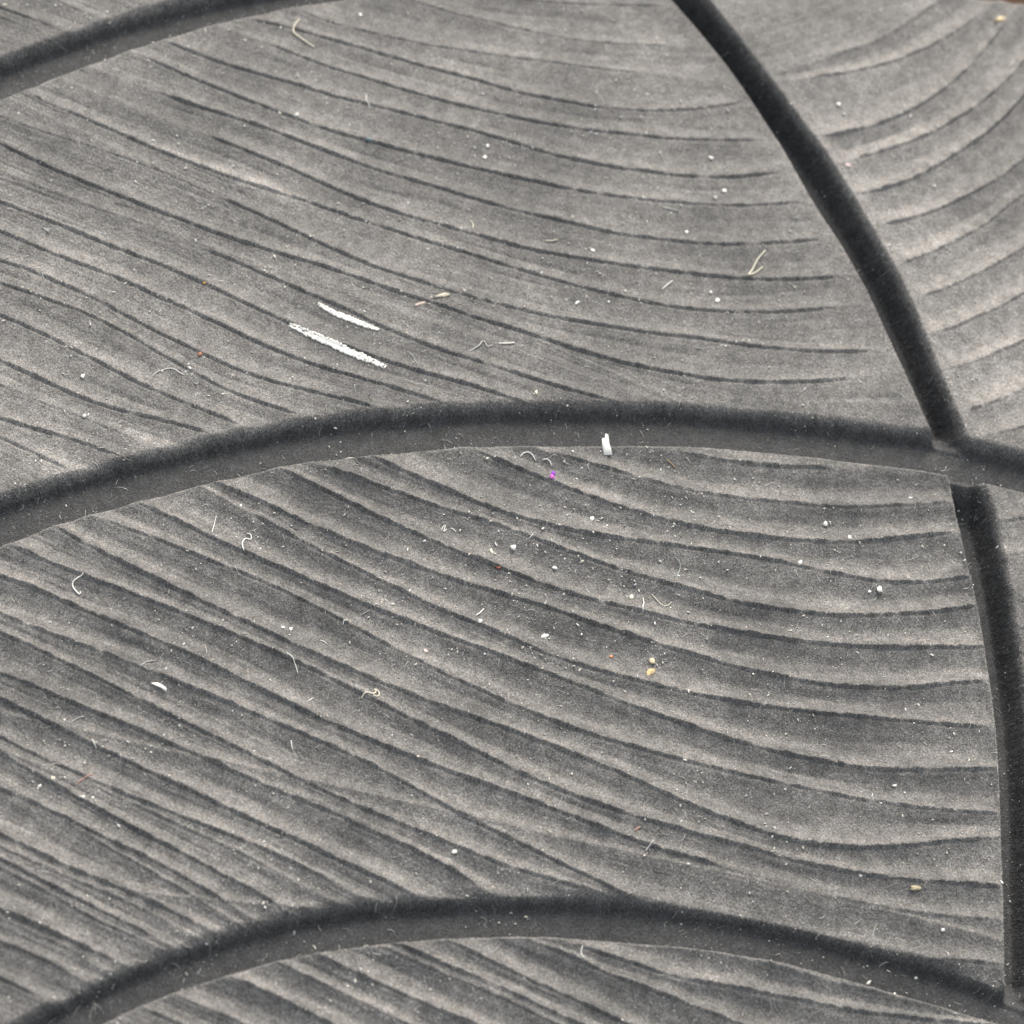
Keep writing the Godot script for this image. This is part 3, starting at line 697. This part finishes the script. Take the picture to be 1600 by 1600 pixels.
func fibre(label: String, radius: float, r: float, g: float, b: float, lift: float, flat: Array) -> void:
	var path := smooth_path(flat)
	var mid := path[path.size() / 2]
	var at := on_mat(mid.x, mid.y)
	var pts := PackedVector3Array()
	var n := path.size()
	for i in n:
		var f := float(i) / (n - 1)
		pts.append(on_mat(path[i].x, path[i].y, radius * 0.8 + lift * sin(PI * f) * (0.6 + 0.4 * sin(f * 9.0))) - at)
	var st := SurfaceTool.new()
	st.begin(Mesh.PRIMITIVE_TRIANGLES)
	tube(st, pts, radius * MM)
	st.index()
	st.generate_normals()
	var o := put("lint_fibre", st.commit(), plain(Color(r, g, b), 0.7))
	o.position = at
	tag(o, label, "fibre", "loose lint fibres on the mat")

func crumb(called: String, label: String, category: String, group: String, r: float, g: float, b: float, x: float, z: float, a: float, c: float, turn: float) -> void:
	var st := SurfaceTool.new()
	st.begin(Mesh.PRIMITIVE_TRIANGLES)
	var rn := noise(1.1, 2, int(absf(x * 91.0 + z * 37.0)))
	var lat := 6
	var lon := 9
	var grid := []
	for i in lat + 1:
		var row := []
		for j in lon:
			var th := PI * i / lat
			var ph := TAU * j / lon
			var d := Vector3(sin(th) * cos(ph), cos(th), sin(th) * sin(ph))
			var w := 1.0 + 0.95 * rn.get_noise_3d(d.x * 1.5, d.y * 1.5, d.z * 1.5)
			row.append(0.88 * Vector3(d.x * a, d.y * minf(a, c) * 0.42, d.z * c) * w * MM)
		grid.append(row)
	for i in lat:
		for j in lon:
			var j2 := (j + 1) % lon
			for v in [grid[i][j], grid[i][j2], grid[i + 1][j2], grid[i][j], grid[i + 1][j2], grid[i + 1][j]]:
				st.add_vertex(v)
	st.index()
	st.generate_normals()
	var o := put(called, st.commit(), plain(Color(r, g, b), 0.65))
	o.position = on_mat(x, z, minf(a, c) * 0.35)
	o.rotation.y = turn
	tag(o, label, category, group)

func flake(label: String, r: float, g: float, b: float, flat: Array) -> void:
	var mid := Vector2.ZERO
	var n := flat.size() / 2
	for i in n: mid += Vector2(flat[i * 2], flat[i * 2 + 1]) / n
	var top := -100.0
	for i in n: top = maxf(top, height_at(lerpf(mid.x, flat[i * 2], 0.6), lerpf(mid.y, flat[i * 2 + 1], 0.6)))
	var at := Vector3(mid.x, top + 0.10, mid.y) * MM
	var st := SurfaceTool.new()
	st.begin(Mesh.PRIMITIVE_TRIANGLES)
	var up := Vector3(0, 0.05, 0) * MM
	var ring := PackedVector3Array()
	for i in n:
		var p := Vector3(flat[i * 2] - mid.x, 0.16 * sin(i * 2.1), flat[i * 2 + 1] - mid.y) * MM
		ring.append(p)
	for i in n:
		var p := ring[i]
		var q := ring[(i + 1) % n]
		var ctr := Vector3(0, 0.06, 0) * MM
		for v in [ctr + up, p + up, q + up, ctr - up, q - up, p - up, p + up, p - up, q - up, p + up, q - up, q + up]: st.add_vertex(v)
	st.generate_normals()
	var mt := plain(Color(r, g, b), 0.8)
	mt.cull_mode = BaseMaterial3D.CULL_DISABLED
	var o := put("white_flake", st.commit(), mt)
	o.position = at
	tag(o, label, "flake", "white flakes on the mat")

func crest(x: float, z: float) -> float:     # paint bridges the pores of the skin
	var h := 0.0
	for o in [[0.0, 0.0], [0.3, 0.0], [-0.3, 0.0], [0.0, 0.3], [0.0, -0.3]]: h = maxf(h, height_at(x + o[0], z + o[1])) if h != 0.0 else height_at(x + o[0], z + o[1])
	return lerpf(h, height_at(x, z), 0.35) + 0.07

func paint(label: String, wide: float, flat: Array) -> void:
	var path := smooth_path(flat, 0.10)
	var n := path.size()
	var rag := noise(1.6, 3, int(wide * 100.0))
	var hole := noise(2.2, 2, int(wide * 170.0))
	var at := on_mat(path[n / 2].x, path[n / 2].y)
	var st := SurfaceTool.new()
	st.begin(Mesh.PRIMITIVE_TRIANGLES)
	var rows := []
	var across := 9
	for i in n:
		var f := float(i) / (n - 1)
		var t := (path[mini(i + 1, n - 1)] - path[maxi(i - 1, 0)]).normalized()
		var s := Vector2(-t.y, t.x)
		var half := wide * 0.5 * pow(maxf(0.02, sin(PI * clampf(f, 0.03, 0.97))), 0.25)
		var lo := -half * (1.0 + 0.4 * rag.get_noise_2d(f * 14.0, 3.0))
		var hi := half * (1.0 + 0.4 * rag.get_noise_2d(f * 14.0, 30.0))
		var row := []
		for q in across:
			var p := path[i] + s * lerpf(lo, hi, float(q) / (across - 1))
			var edge := 0.0 if q == 0 or q == across - 1 else 0.08
			row.append(Vector3(p.x, crest(p.x, p.y) + edge, p.y) * MM - at)
		rows.append(row)
	for i in n - 1:
		for q in across - 1:
			var f := float(i) / n
			if hole.get_noise_2d(i * 0.12, q * 0.5) > 0.62 - 0.75 * absf(f - 0.5) - (0.12 if q == 0 or q == across - 2 else 0.0): continue
			for v in [rows[i][q], rows[i + 1][q], rows[i + 1][q + 1], rows[i][q], rows[i + 1][q + 1], rows[i][q + 1]]:
				st.add_vertex(v)
	st.index()
	st.generate_normals()
	var mt := plain(Color(0.86, 0.85, 0.81), 0.75)
	mt.cull_mode = BaseMaterial3D.CULL_DISABLED
	var o := put("paint_streak", st.commit(), mt)
	o.position = at
	tag(o, label, "paint streak", "white paint streaks on a ridge")

# ---------------------------------------------------------------- dust that nobody could count
func dust() -> void:
	var s := SphereMesh.new()
	s.radius = 1.0
	s.height = 2.0
	s.radial_segments = 5
	s.rings = 2
	var mm := MultiMesh.new()
	mm.transform_format = MultiMesh.TRANSFORM_3D
	mm.use_colors = true
	mm.mesh = s
	var many := 30000
	mm.instance_count = many
	var thick := noise(0.06, 3, 61)
	var n := 0
	while n < many:
		var x := rng.randf_range(-66.0, 82.0)
		var z := rng.randf_range(-80.0, 68.0)
		if z < far_edge(x) + 0.6: continue
		var h := height_at(x, z)
		var near := Vector2(x - 9.3, (z - 6.8) * 1.6).length()
		if rng.randf() > 0.34 + 1.1 * thick.get_noise_2d(x, z) + 0.66 * exp(-near * near / 500.0): continue
		if h < -0.8 and rng.randf() < 0.5: continue
		var r := 0.024 + 0.034 * rng.randf() + 0.13 * pow(rng.randf(), 13.0)
		var b := Basis.from_euler(Vector3(rng.randf() * 3.0, rng.randf() * 6.0, rng.randf() * 3.0)) * Basis.from_scale(Vector3(rng.randf_range(0.7, 2.0), rng.randf_range(0.3, 0.8), rng.randf_range(0.6, 1.1)) * r * MM)
		mm.set_instance_transform(n, Transform3D(b, Vector3(x, h + r * 0.4, z) * MM))
		var v := rng.randf_range(0.45, 0.92)
		var warm := rng.randf_range(0.0, 0.18) * v
		mm.set_instance_color(n, Color(v, v - warm * 0.35, v - warm))
		n += 1
	var o := MultiMeshInstance3D.new()
	o.name = "dust_specks"
	o.multimesh = mm
	var mt := StandardMaterial3D.new()
	mt.vertex_color_use_as_albedo = true
	mt.roughness = 0.6
	o.material_override = mt
	add_child(o)
	tag(o, "fine pale dust specks scattered all over the mat", "dust", "", "stuff")
	var st := SurfaceTool.new()
	st.begin(Mesh.PRIMITIVE_TRIANGLES)
	for i in 5200:
		var x := rng.randf_range(-66.0, 82.0)
		var z := rng.randf_range(-80.0, 68.0)
		if z < far_edge(x) + 2.0: continue
		var near := Vector2(x - 9.3, (z - 6.8) * 1.6).length()
		if rng.randf() > 0.4 + 1.1 * thick.get_noise_2d(x, z) + 0.6 * exp(-near * near / 500.0): continue
		var ang := rng.randf() * TAU
		var bend := rng.randf_range(-1.6, 1.6)
		var long := rng.randf_range(0.25, 0.9) + 1.2 * pow(rng.randf(), 8.0)
		var pts := PackedVector3Array()
		var p := Vector2(x, z)
		for q in 6:
			pts.append(on_mat(p.x, p.y, 0.03 + 0.06 * sin(q * 0.6)))
			ang += bend / 5.0
			p += Vector2.from_angle(ang) * long / 5.0
		var v := rng.randf_range(0.3, 0.8)
		st.set_color(Color(v, v * 0.98, v * 0.94))
		tube(st, pts, rng.randf_range(0.014, 0.030) * MM, 4)
	st.index()
	st.generate_normals()
	var fz := put("dust_fibres", st.commit(), plain(Color(1, 1, 1), 0.7, true))
	tag(fz, "countless fine short hairs in the dust on the mat", "dust", "", "stuff")


func debris() -> void:
	paint("shorter upper of two white paint streaks along a ridge of the rubber mat", 0.73, [-21.73, -28.94, -19.99, -27.76, -18.08, -26.86, -16.17, -25.96, -14.49, -25.24])
	paint("longer lower of two white paint streaks along a ridge of the rubber mat", 0.94, [-25.3, -25.83, -22.8, -24.49, -20.15, -23.15, -17.89, -21.9, -15.62, -20.83, -13.88, -19.94])
	flake("ragged white paper flake lying across the middle groove of the mat", 0.84, 0.83, 0.79, [12.21, -10.96, 12.48, -10.61, 12.55, -9.63, 12.65, -9.01, 12.71, -7.94, 11.78, -8.03, 11.64, -9.09, 11.66, -10.16, 12.08, -10.43])
	flake("white leaf-shaped flake with a pointed tail on the lower left panel", 0.84, 0.83, 0.79, [-41.79, 21.36, -41.09, 21.37, -40.53, 21.53, -40.11, 22, -40.04, 22.47, -40.25, 22.31, -40.67, 21.99, -41.23, 21.75])
	flake("tiny triangular white flake near the left edge of the upper panel", 0.84, 0.83, 0.79, [-54.88, -39.53, -54.26, -39.16, -53.81, -39.55, -54.1, -38.79])
	fibre("bent pale fibre like a check mark just under the top groove", 0.11, 0.74, 0.69, 0.57, 0.1, [-22.69, -73.28, -23.3, -72.19, -23.58, -71.11, -22.94, -70.39, -21.97, -69.58, -20.92, -68.77])
	fibre("short upright pale hair crossing a dark line in the upper middle of the mat", 0.06, 0.84, 0.83, 0.79, 0.1, [-14.43, -61.25, -14.56, -60.21, -14.26, -59.6, -14.11, -59.09])
	fibre("forked tan fibre on the upper right of the large upper panel", 0.1, 0.74, 0.69, 0.57, 0.1, [35.21, -37.89, 34.04, -36.49, 33.2, -35.01, 32.58, -34.03, 33.46, -34.43, 34.57, -35.43])
	fibre("straight white splinter leaning right below the forked tan fibre's left side", 0.09, 0.84, 0.83, 0.79, 0.1, [21.25, -31.81, 21.98, -32.49, 22.69, -33.08])
	fibre("short white dash lying level right of the two paint streaks", 0.1, 0.84, 0.83, 0.79, 0.1, [0.03, -23.4, 0.9, -23.41, 2.1, -23.61])
	fibre("thin zigzag fibre left of the level white dash", 0.05, 0.84, 0.83, 0.79, 0.1, [-3.65, -22.25, -3, -22.71, -2.42, -23.09, -1.83, -23.74, -1.33, -23.01, -0.69, -23.2])
	fibre("thin grey hair slanting down just left of the zigzag fibre", 0.04, 0.5, 0.5, 0.49, 0.12, [-11.14, -22.25, -10.55, -21.52, -10.08, -20.25, -10.42, -21.16])
	fibre("white C-shaped curled fibre near the left edge under the middle groove", 0.09, 0.84, 0.83, 0.79, 0.1, [-49.33, 8.06, -49.97, 8.46, -50.46, 8.86, -50.45, 9.42, -50.08, 9.99, -49.73, 10.31, -49.59, 9.99])
	fibre("pale fibre curled into a small loop on the lower middle panel", 0.09, 0.74, 0.69, 0.57, 0.1, [-18.62, 23.58, -18.31, 23.12, -17.81, 23.04, -17.31, 23.13, -16.94, 22.74, -17.14, 22.5, -16.79, 22.59, -16.6, 23.06, -16.83, 23.45, -17.32, 23.29])
	fibre("knotted white hair standing beside a dark line under the middle groove", 0.08, 0.84, 0.83, 0.79, 0.1, [-31.32, 5.17, -31.45, 4.59, -31.44, 3.85, -31.06, 3.18, -30.48, 3.35, -30.47, 2.68, -30.9, 2.52])
	fibre("fine upright white hair left of the knotted white hair", 0.05, 0.84, 0.83, 0.79, 0.1, [-34.37, 0.17, -34.53, 0.92, -34.76, 2.01, -34.91, 2.68])
	fibre("small arched white fibre above and left of the purple speck", 0.07, 0.84, 0.83, 0.79, 0.1, [1.55, -7.63, 2.04, -8.08, 2.59, -8.17, 3.02, -7.82, 3.43, -7.11])
	fibre("second arched white fibre directly above the purple speck", 0.07, 0.84, 0.83, 0.79, 0.1, [4.21, -7.2, 4.75, -7.29, 5.11, -6.94, 5.3, -6.42])
	fibre("thin tan hair lying right of the white flake in the middle groove", 0.05, 0.5, 0.38, 0.22, 0.1, [19.28, -7.35, 19.85, -6.82, 20.34, -6.29])
	fibre("straight grey splinter at the lower right of the large lower panel", 0.09, 0.5, 0.5, 0.49, 0.1, [11.75, 42.3, 12.23, 41.72, 12.71, 41.2])
	fibre("short salmon fibre above the straight grey splinter", 0.07, 0.6, 0.36, 0.25, 0.1, [10.77, 39.89, 11.15, 39.6, 11.45, 39.46])
	fibre("slanted white splinter on a broad ridge right of centre", 0.08, 0.84, 0.83, 0.79, 0.1, [-5.1, 13.34, -4.55, 12.86, -4.07, 12.29])
	fibre("curved blue-grey hair on the right part of the lower panel", 0.05, 0.46, 0.5, 0.5, 0.1, [18.9, 5.82, 19.45, 6.41, 19.43, 7.26, 18.95, 8.18, 18.39, 8.43])
	fibre("upright white hair touching a dark line left of the curved blue-grey hair", 0.06, 0.84, 0.83, 0.79, 0.1, [14.64, 11, 14.63, 11.83, 14.33, 12.57, 14.35, 13.15])
	fibre("wavy pale fibre right of the upright white hair", 0.06, 0.74, 0.69, 0.57, 0.1, [15.74, 10.59, 16.27, 11.34, 16.81, 12.01, 17.4, 12.1, 17.98, 11.6])
	fibre("yellowish fibre lying in the middle groove along its lower lip", 0.08, 0.74, 0.69, 0.57, 0.1, [-14.62, -8.88, -14.03, -8.71, -13.56, -8.88, -12.96, -8.8])
	fibre("wispy grey lint in the middle groove left of the yellowish fibre", 0.06, 0.5, 0.5, 0.49, 0.1, [-22.52, -7.19, -21.84, -7.45, -21.23, -7.54, -20.62, -7.89])
	fibre("wispy white lint right of the grey lint in the middle groove", 0.07, 0.84, 0.83, 0.79, 0.1, [-19.21, -7.46, -18.45, -7.55, -17.69, -7.82, -17.22, -8.25])
	fibre("short white hair lying beside a dark line at the lower left", 0.07, 0.84, 0.83, 0.79, 0.1, [-48.1, 28.31, -47.89, 28.69, -47.62, 29.15])
	fibre("small grey hair sloping up right at the lower left edge", 0.06, 0.5, 0.5, 0.49, 0.1, [-50.4, 26.01, -49.92, 25.56, -49.31, 25.26])
	fibre("arched grey hair above the white leaf-shaped flake", 0.06, 0.5, 0.5, 0.49, 0.1, [-42.77, 19.4, -42.49, 18.86, -41.93, 18.63, -41.23, 18.56])
	fibre("pinkish hair sloping up right at the lower left of the mat", 0.06, 0.5, 0.3, 0.24, 0.1, [-49.8, 33.51, -49.27, 33, -48.66, 32.57, -47.92, 32.14])
	fibre("long thin arched hair on the upper panel above the middle groove at left", 0.05, 0.84, 0.83, 0.79, 0.1, [-41.65, -18.39, -41.05, -19.03, -40.3, -19.3, -39.55, -19.49, -38.95, -19.31, -38.57, -18.96, -37.82, -18.52])
	fibre("upright white hair near the bottom edge of the picture", 0.06, 0.84, 0.83, 0.79, 0.1, [3.78, 52.93, 3.59, 53.56, 3.69, 53.99, 3.88, 54.28])
	fibre("faint upright hair beside a dark line above the bottom groove", 0.06, 0.84, 0.83, 0.79, 0.1, [-26.57, 28.49, -26.51, 29.02, -26.39, 29.56])
	fibre("pale fibre with a bent tip at the far left above the lower left grooves", 0.05, 0.84, 0.83, 0.79, 0.12, [-26.78, 17.99, -26.08, 18.71, -25.56, 20.37])
	fibre("short white fibre slanting across a ridge left of the centre of the lower panel", 0.06, 0.84, 0.83, 0.79, 0.1, [-20.34, 14.45, -20.18, 13.97, -19.75, 14.05])
	fibre("small pale fibre lying on the ridge under the curled loop", 0.06, 0.84, 0.83, 0.79, 0.1, [-24.6, 23.74, -24.16, 23.36, -23.94, 23.2])
	fibre("thin arched fibre beside a pale ridge at the middle of the lower panel", 0.05, 0.84, 0.83, 0.79, 0.1, [-23, 16.11, -22.5, 16.28, -22.08, 16.68])
	fibre("white tangle of short fibres on the ridge right of the purple speck's lower side", 0.06, 0.84, 0.83, 0.79, 0.1, [-8.42, 2.21, -8.17, 1.7, -7.86, 1.45, -8.13, 2.29, -7.74, 1.95])
	fibre("short hooked white fibre at the right of the white tangle", 0.06, 0.84, 0.83, 0.79, 0.1, [-7.28, 1.87, -6.92, 2.04, -6.71, 2.38])
	fibre("pale dash on the upper panel left of the white chips near the right groove", 0.07, 0.74, 0.69, 0.57, 0.1, [7.02, -38.9, 7.83, -38.91, 8.66, -39.12])
	fibre("smeared pale dash on the upper panel near the right groove", 0.07, 0.5, 0.5, 0.49, 0.1, [22.54, -44.27, 23.52, -44.09, 24.57, -43.81])
	fibre("small upright pale fibre right of the middle of the upper panel", 0.07, 0.74, 0.69, 0.57, 0.1, [-2.25, -41.83, -1.97, -41.15, -2.02, -40.37])
	fibre("short white hair standing above the bent dark line at the top left", 0.05, 0.84, 0.83, 0.79, 0.1, [-23.27, -64.59, -23.12, -64.18, -22.97, -63.77])
	fibre("white fibre slanted over a dark line near the flakes right of the purple speck", 0.05, 0.84, 0.83, 0.79, 0.1, [1.71, 3.49, 2.03, 3.24, 2.28, 2.98])
	fibre("long pale horizontal hair below the upper panel's lower right corner", 0.04, 0.5, 0.5, 0.49, 0.1, [24.39, -23.23, 25.34, -23.05, 26.24, -23.16])
	crumb("coloured_speck", "magenta speck, the brightest coloured grain on the mat", "speck", "tiny coloured specks on the mat", 0.5, 0.13, 0.48, 5.08, -4.58, 0.337, 0.413, 0.00)
	crumb("coloured_speck", "violet speck stuck to the top of the magenta speck", "speck", "tiny coloured specks on the mat", 0.3, 0.05, 0.6, 5.37, -5.37, 0.263, 0.330, 0.00)
	crumb("crumb", "orange crumb beside a dark line on the lower right panel", "crumb", "small pale crumbs on the mat", 0.66, 0.5, 0.27, 14.5, 20.64, 0.637, 0.371, 0.61)
	crumb("crumb", "round cream crumb just above the orange crumb", "crumb", "small pale crumbs on the mat", 0.72, 0.62, 0.42, 14.94, 19.19, 0.337, 0.371, 0.00)
	crumb("crumb", "cream grain on a ridge up and left of the orange crumb", "crumb", "small pale crumbs on the mat", 0.74, 0.69, 0.57, 13.28, 10.99, 0.300, 0.371, 0.00)
	crumb("crumb", "long white oval grain left of the orange crumb", "crumb", "small pale crumbs on the mat", 0.84, 0.83, 0.79, 2.7, 15.84, 0.562, 0.289, 0.52)
	crumb("crumb", "small white grain above the long white oval grain", "crumb", "small pale crumbs on the mat", 0.84, 0.83, 0.79, 4.6, 6.95, 0.300, 0.289, 0.00)
	crumb("crumb", "white oval seed-like grain upper right of the purple speck", "crumb", "small pale crumbs on the mat", 0.84, 0.83, 0.79, 9.62, 0.52, 0.263, 0.371, -0.52)
	crumb("crumb", "cream oval grain on a ridge left of the white oval seed-like grain", "crumb", "small pale crumbs on the mat", 0.74, 0.69, 0.57, -2.68, 4.91, 0.263, 0.413, 0.00)
	crumb("crumb", "ragged white crumb at the right end of the cream oval grain's ridge", "crumb", "small pale crumbs on the mat", 0.84, 0.83, 0.79, -0.09, 4.42, 0.450, 0.413, 0.00)
	crumb("crumb", "white grain sitting on the dark line under the slanted white splinter", "crumb", "small pale crumbs on the mat", 0.84, 0.83, 0.79, -4.72, 14.32, 0.300, 0.289, 0.00)
	crumb("crumb", "pink-white grain on the ridge below the slanted white splinter", "crumb", "small pale crumbs on the mat", 0.75, 0.58, 0.56, -11.06, 17.58, 0.300, 0.247, 0.00)
	crumb("crumb", "white grain on a ridge at the left between two dark lines", "crumb", "small pale crumbs on the mat", 0.84, 0.83, 0.79, -49.77, -18.4, 0.263, 0.371, 0.00)
	crumb("crumb", "white grain near the middle groove at far left", "crumb", "small pale crumbs on the mat", 0.84, 0.83, 0.79, -49.47, -12.78, 0.225, 0.247, 0.00)
	crumb("crumb", "bright white grain at the upper right, left of the dark right groove", "crumb", "small pale crumbs on the mat", 0.84, 0.83, 0.79, 29.89, -52.45, 0.337, 0.289, -0.61)
	crumb("crumb", "white grain beside a dark line under the bright white grain at upper right", "crumb", "small pale crumbs on the mat", 0.84, 0.83, 0.79, 30.97, -47.18, 0.337, 0.330, 0.00)
	crumb("crumb", "greyish crumb touching the left side of the upper right white grain pair", "crumb", "small pale crumbs on the mat", 0.5, 0.5, 0.49, 29.66, -46.04, 0.337, 0.330, 0.00)
	crumb("crumb", "cream grain with a hair below the bent pale fibre", "crumb", "small pale crumbs on the mat", 0.74, 0.69, 0.57, -25.65, -57.91, 0.263, 0.289, 0.00)
	crumb("crumb", "white crumb right of the cream grain with a hair", "crumb", "small pale crumbs on the mat", 0.84, 0.83, 0.79, -23.47, -57.57, 0.263, 0.247, 0.00)
	crumb("crumb", "pinkish white chip beside the dark right groove", "crumb", "small pale crumbs on the mat", 0.78, 0.62, 0.6, 47.97, -51.6, 0.412, 0.289, 0.00)
	crumb("crumb", "pale round grain at the top right of the mat", "crumb", "small pale crumbs on the mat", 0.84, 0.83, 0.79, 48.42, -62.11, 0.337, 0.330, 0.00)
	crumb("crumb", "smaller grey grain under the pale round grain at top right", "crumb", "small pale crumbs on the mat", 0.5, 0.5, 0.49, 48.89, -60.53, 0.300, 0.289, 0.00)
	crumb("crumb", "tan chip at the far right edge of the mat's top corner", "crumb", "small pale crumbs on the mat", 0.66, 0.53, 0.33, 73.77, -78.16, 0.900, 0.454, 0.35)
	crumb("crumb", "flat tan crumb at the right end of the lower panel", "crumb", "small pale crumbs on the mat", 0.45, 0.38, 0.26, 41.53, 47.3, 0.825, 0.330, -0.09)
	crumb("crumb", "square white sparkle near the right groove", "crumb", "small pale crumbs on the mat", 0.84, 0.83, 0.79, 43.05, 10.23, 0.375, 0.413, 0.00)
	crumb("crumb", "small white sparkle left of the square white sparkle", "crumb", "small pale crumbs on the mat", 0.84, 0.83, 0.79, 41.85, 10.48, 0.225, 0.206, 0.00)
	crumb("crumb", "white chip in the bottom groove at right", "crumb", "small pale crumbs on the mat", 0.84, 0.83, 0.79, 35.4, 57.18, 0.375, 0.165, 0.61)
	crumb("crumb", "longer white chip on the lip of the bottom groove at right", "crumb", "small pale crumbs on the mat", 0.84, 0.83, 0.79, 37.71, 58.88, 0.450, 0.206, 0.61)
	crumb("crumb", "white speck at the right side of the bottom groove", "crumb", "small pale crumbs on the mat", 0.84, 0.83, 0.79, 40.75, 56.83, 0.263, 0.165, 0.70)
	crumb("crumb", "white chip on a ridge right of the lower panel's middle", "crumb", "small pale crumbs on the mat", 0.84, 0.83, 0.79, 41.22, 34.99, 0.300, 0.165, 0.26)
	crumb("crumb", "white speck near the lower panel's bottom right corner", "crumb", "small pale crumbs on the mat", 0.84, 0.83, 0.79, 43.97, 52.15, 0.225, 0.206, 0.00)
	crumb("crumb", "white chip on the flat part at lower right", "crumb", "small pale crumbs on the mat", 0.84, 0.83, 0.79, 35.57, 45.67, 0.263, 0.206, 0.00)
	crumb("crumb", "white grain above the bottom groove's middle", "crumb", "small pale crumbs on the mat", 0.84, 0.83, 0.79, -9.33, 41.98, 0.300, 0.247, 0.00)
	crumb("crumb", "cream grain at the lower left among fine grooves", "crumb", "small pale crumbs on the mat", 0.74, 0.69, 0.57, -52.18, 32.8, 0.225, 0.247, 0.00)
	crumb("crumb", "white grain left of two small white dots at lower left", "crumb", "small pale crumbs on the mat", 0.84, 0.83, 0.79, -53.58, 33.44, 0.188, 0.206, 0.00)
	crumb("crumb", "left one of two small white dots at lower left", "crumb", "small pale crumbs on the mat", 0.84, 0.83, 0.79, -48.97, 34.93, 0.188, 0.206, 0.00)
	crumb("crumb", "right one of two small white dots at lower left", "crumb", "small pale crumbs on the mat", 0.84, 0.83, 0.79, -47.96, 34.95, 0.188, 0.206, 0.00)
	crumb("crumb", "pale yellow grain on the upper panel close above the middle groove", "crumb", "small pale crumbs on the mat", 0.74, 0.69, 0.57, 4.16, -16.57, 0.225, 0.330, 0.00)
	crumb("crumb", "white chip on the upper panel left of the forked fibre", "crumb", "small pale crumbs on the mat", 0.84, 0.83, 0.79, 10.29, -29.63, 0.337, 0.206, 0.61)
	crumb("crumb", "white grain right of the straight white splinter", "crumb", "small pale crumbs on the mat", 0.84, 0.83, 0.79, 27.43, -31.52, 0.225, 0.206, 0.00)
	crumb("crumb", "larger white grain under the white grain beside the splinter", "crumb", "small pale crumbs on the mat", 0.84, 0.83, 0.79, 28.1, -30.19, 0.375, 0.289, 0.44)
	crumb("crumb", "white chip at the top of the long dark line right of centre top", "crumb", "small pale crumbs on the mat", 0.84, 0.83, 0.79, 12.93, -37.55, 0.300, 0.247, -0.52)
	crumb("crumb", "white grain on the upper right of the upper panel", "crumb", "small pale crumbs on the mat", 0.84, 0.83, 0.79, 25.3, -40.55, 0.263, 0.247, 0.00)
	crumb("crumb", "bright grain at top centre beside the bent fibre", "crumb", "small pale crumbs on the mat", 0.84, 0.83, 0.79, -14.71, -74.45, 0.263, 0.206, -0.87)
	crumb("crumb", "white grain at upper middle right of the top centre", "crumb", "small pale crumbs on the mat", 0.84, 0.83, 0.79, 0.71, -53.39, 0.225, 0.289, 0.00)
	crumb("crumb", "white grain below the upper middle right grain", "crumb", "small pale crumbs on the mat", 0.84, 0.83, 0.79, 0.18, -51.65, 0.225, 0.330, -0.52)
	crumb("crumb", "white grain over the dark line in the right of the lower panel", "crumb", "small pale crumbs on the mat", 0.84, 0.83, 0.79, 40.37, 3.39, 0.225, 0.289, 0.00)
	crumb("crumb", "white grain on the ridge at the top of the lower panel's right end", "crumb", "small pale crumbs on the mat", 0.84, 0.83, 0.79, 37.85, 1.22, 0.263, 0.371, 0.00)
	crumb("crumb", "pale grain on the lower panel's upper right near the corner", "crumb", "small pale crumbs on the mat", 0.84, 0.83, 0.79, 48.82, -2.2, 0.263, 0.165, 0.00)
	crumb("coloured_speck", "rust-red grain in a dark line left of the paint streaks", "speck", "tiny coloured specks on the mat", 0.35, 0.16, 0.1, -35.99, -21.51, 0.337, 0.289, 0.00)
	crumb("coloured_speck", "orange-brown grain in a dark line at upper left", "speck", "tiny coloured specks on the mat", 0.5, 0.28, 0.08, -35.36, -31.71, 0.300, 0.206, 0.00)
	crumb("coloured_speck", "reddish grain in a dark line right of centre left", "speck", "tiny coloured specks on the mat", 0.4, 0.14, 0.08, -2.09, 7.26, 0.337, 0.247, 0.00)
	crumb("coloured_speck", "tiny red-orange grain above the orange crumb's left side", "speck", "tiny coloured specks on the mat", 0.75, 0.3, 0.16, 10.18, 18.5, 0.188, 0.206, 0.00)
	crumb("coloured_speck", "teal grain on a dark line at the top middle", "speck", "tiny coloured specks on the mat", 0.12, 0.2, 0.22, -14.5, -53.87, 0.450, 0.247, 0.00)
	crumb("crumb", "pair-topping white dot in a cluster on the lower left ridge", "crumb", "small pale crumbs on the mat", 0.84, 0.83, 0.79, -27.05, 14.64, 0.225, 0.206, 0.00)
	crumb("crumb", "white dot right of the cluster on the lower left ridge", "crumb", "small pale crumbs on the mat", 0.84, 0.83, 0.79, -26.19, 14.73, 0.188, 0.247, 0.00)
	crumb("crumb", "white grain lying on a dark line at far right of the lower panel", "crumb", "small pale crumbs on the mat", 0.84, 0.83, 0.79, 33.81, 6.8, 0.300, 0.330, 0.00)
	crumb("crumb", "pale pink crumb streak on the upper panel right of the paint streaks", "crumb", "small pale crumbs on the mat", 0.62, 0.5, 0.45, -9.38, -29.04, 0.750, 0.206, 0.44)
	crumb("crumb", "cream crumb streak above the pale pink crumb streak", "crumb", "small pale crumbs on the mat", 0.58, 0.52, 0.42, -6.39, -30.22, 1.125, 0.247, 0.26)
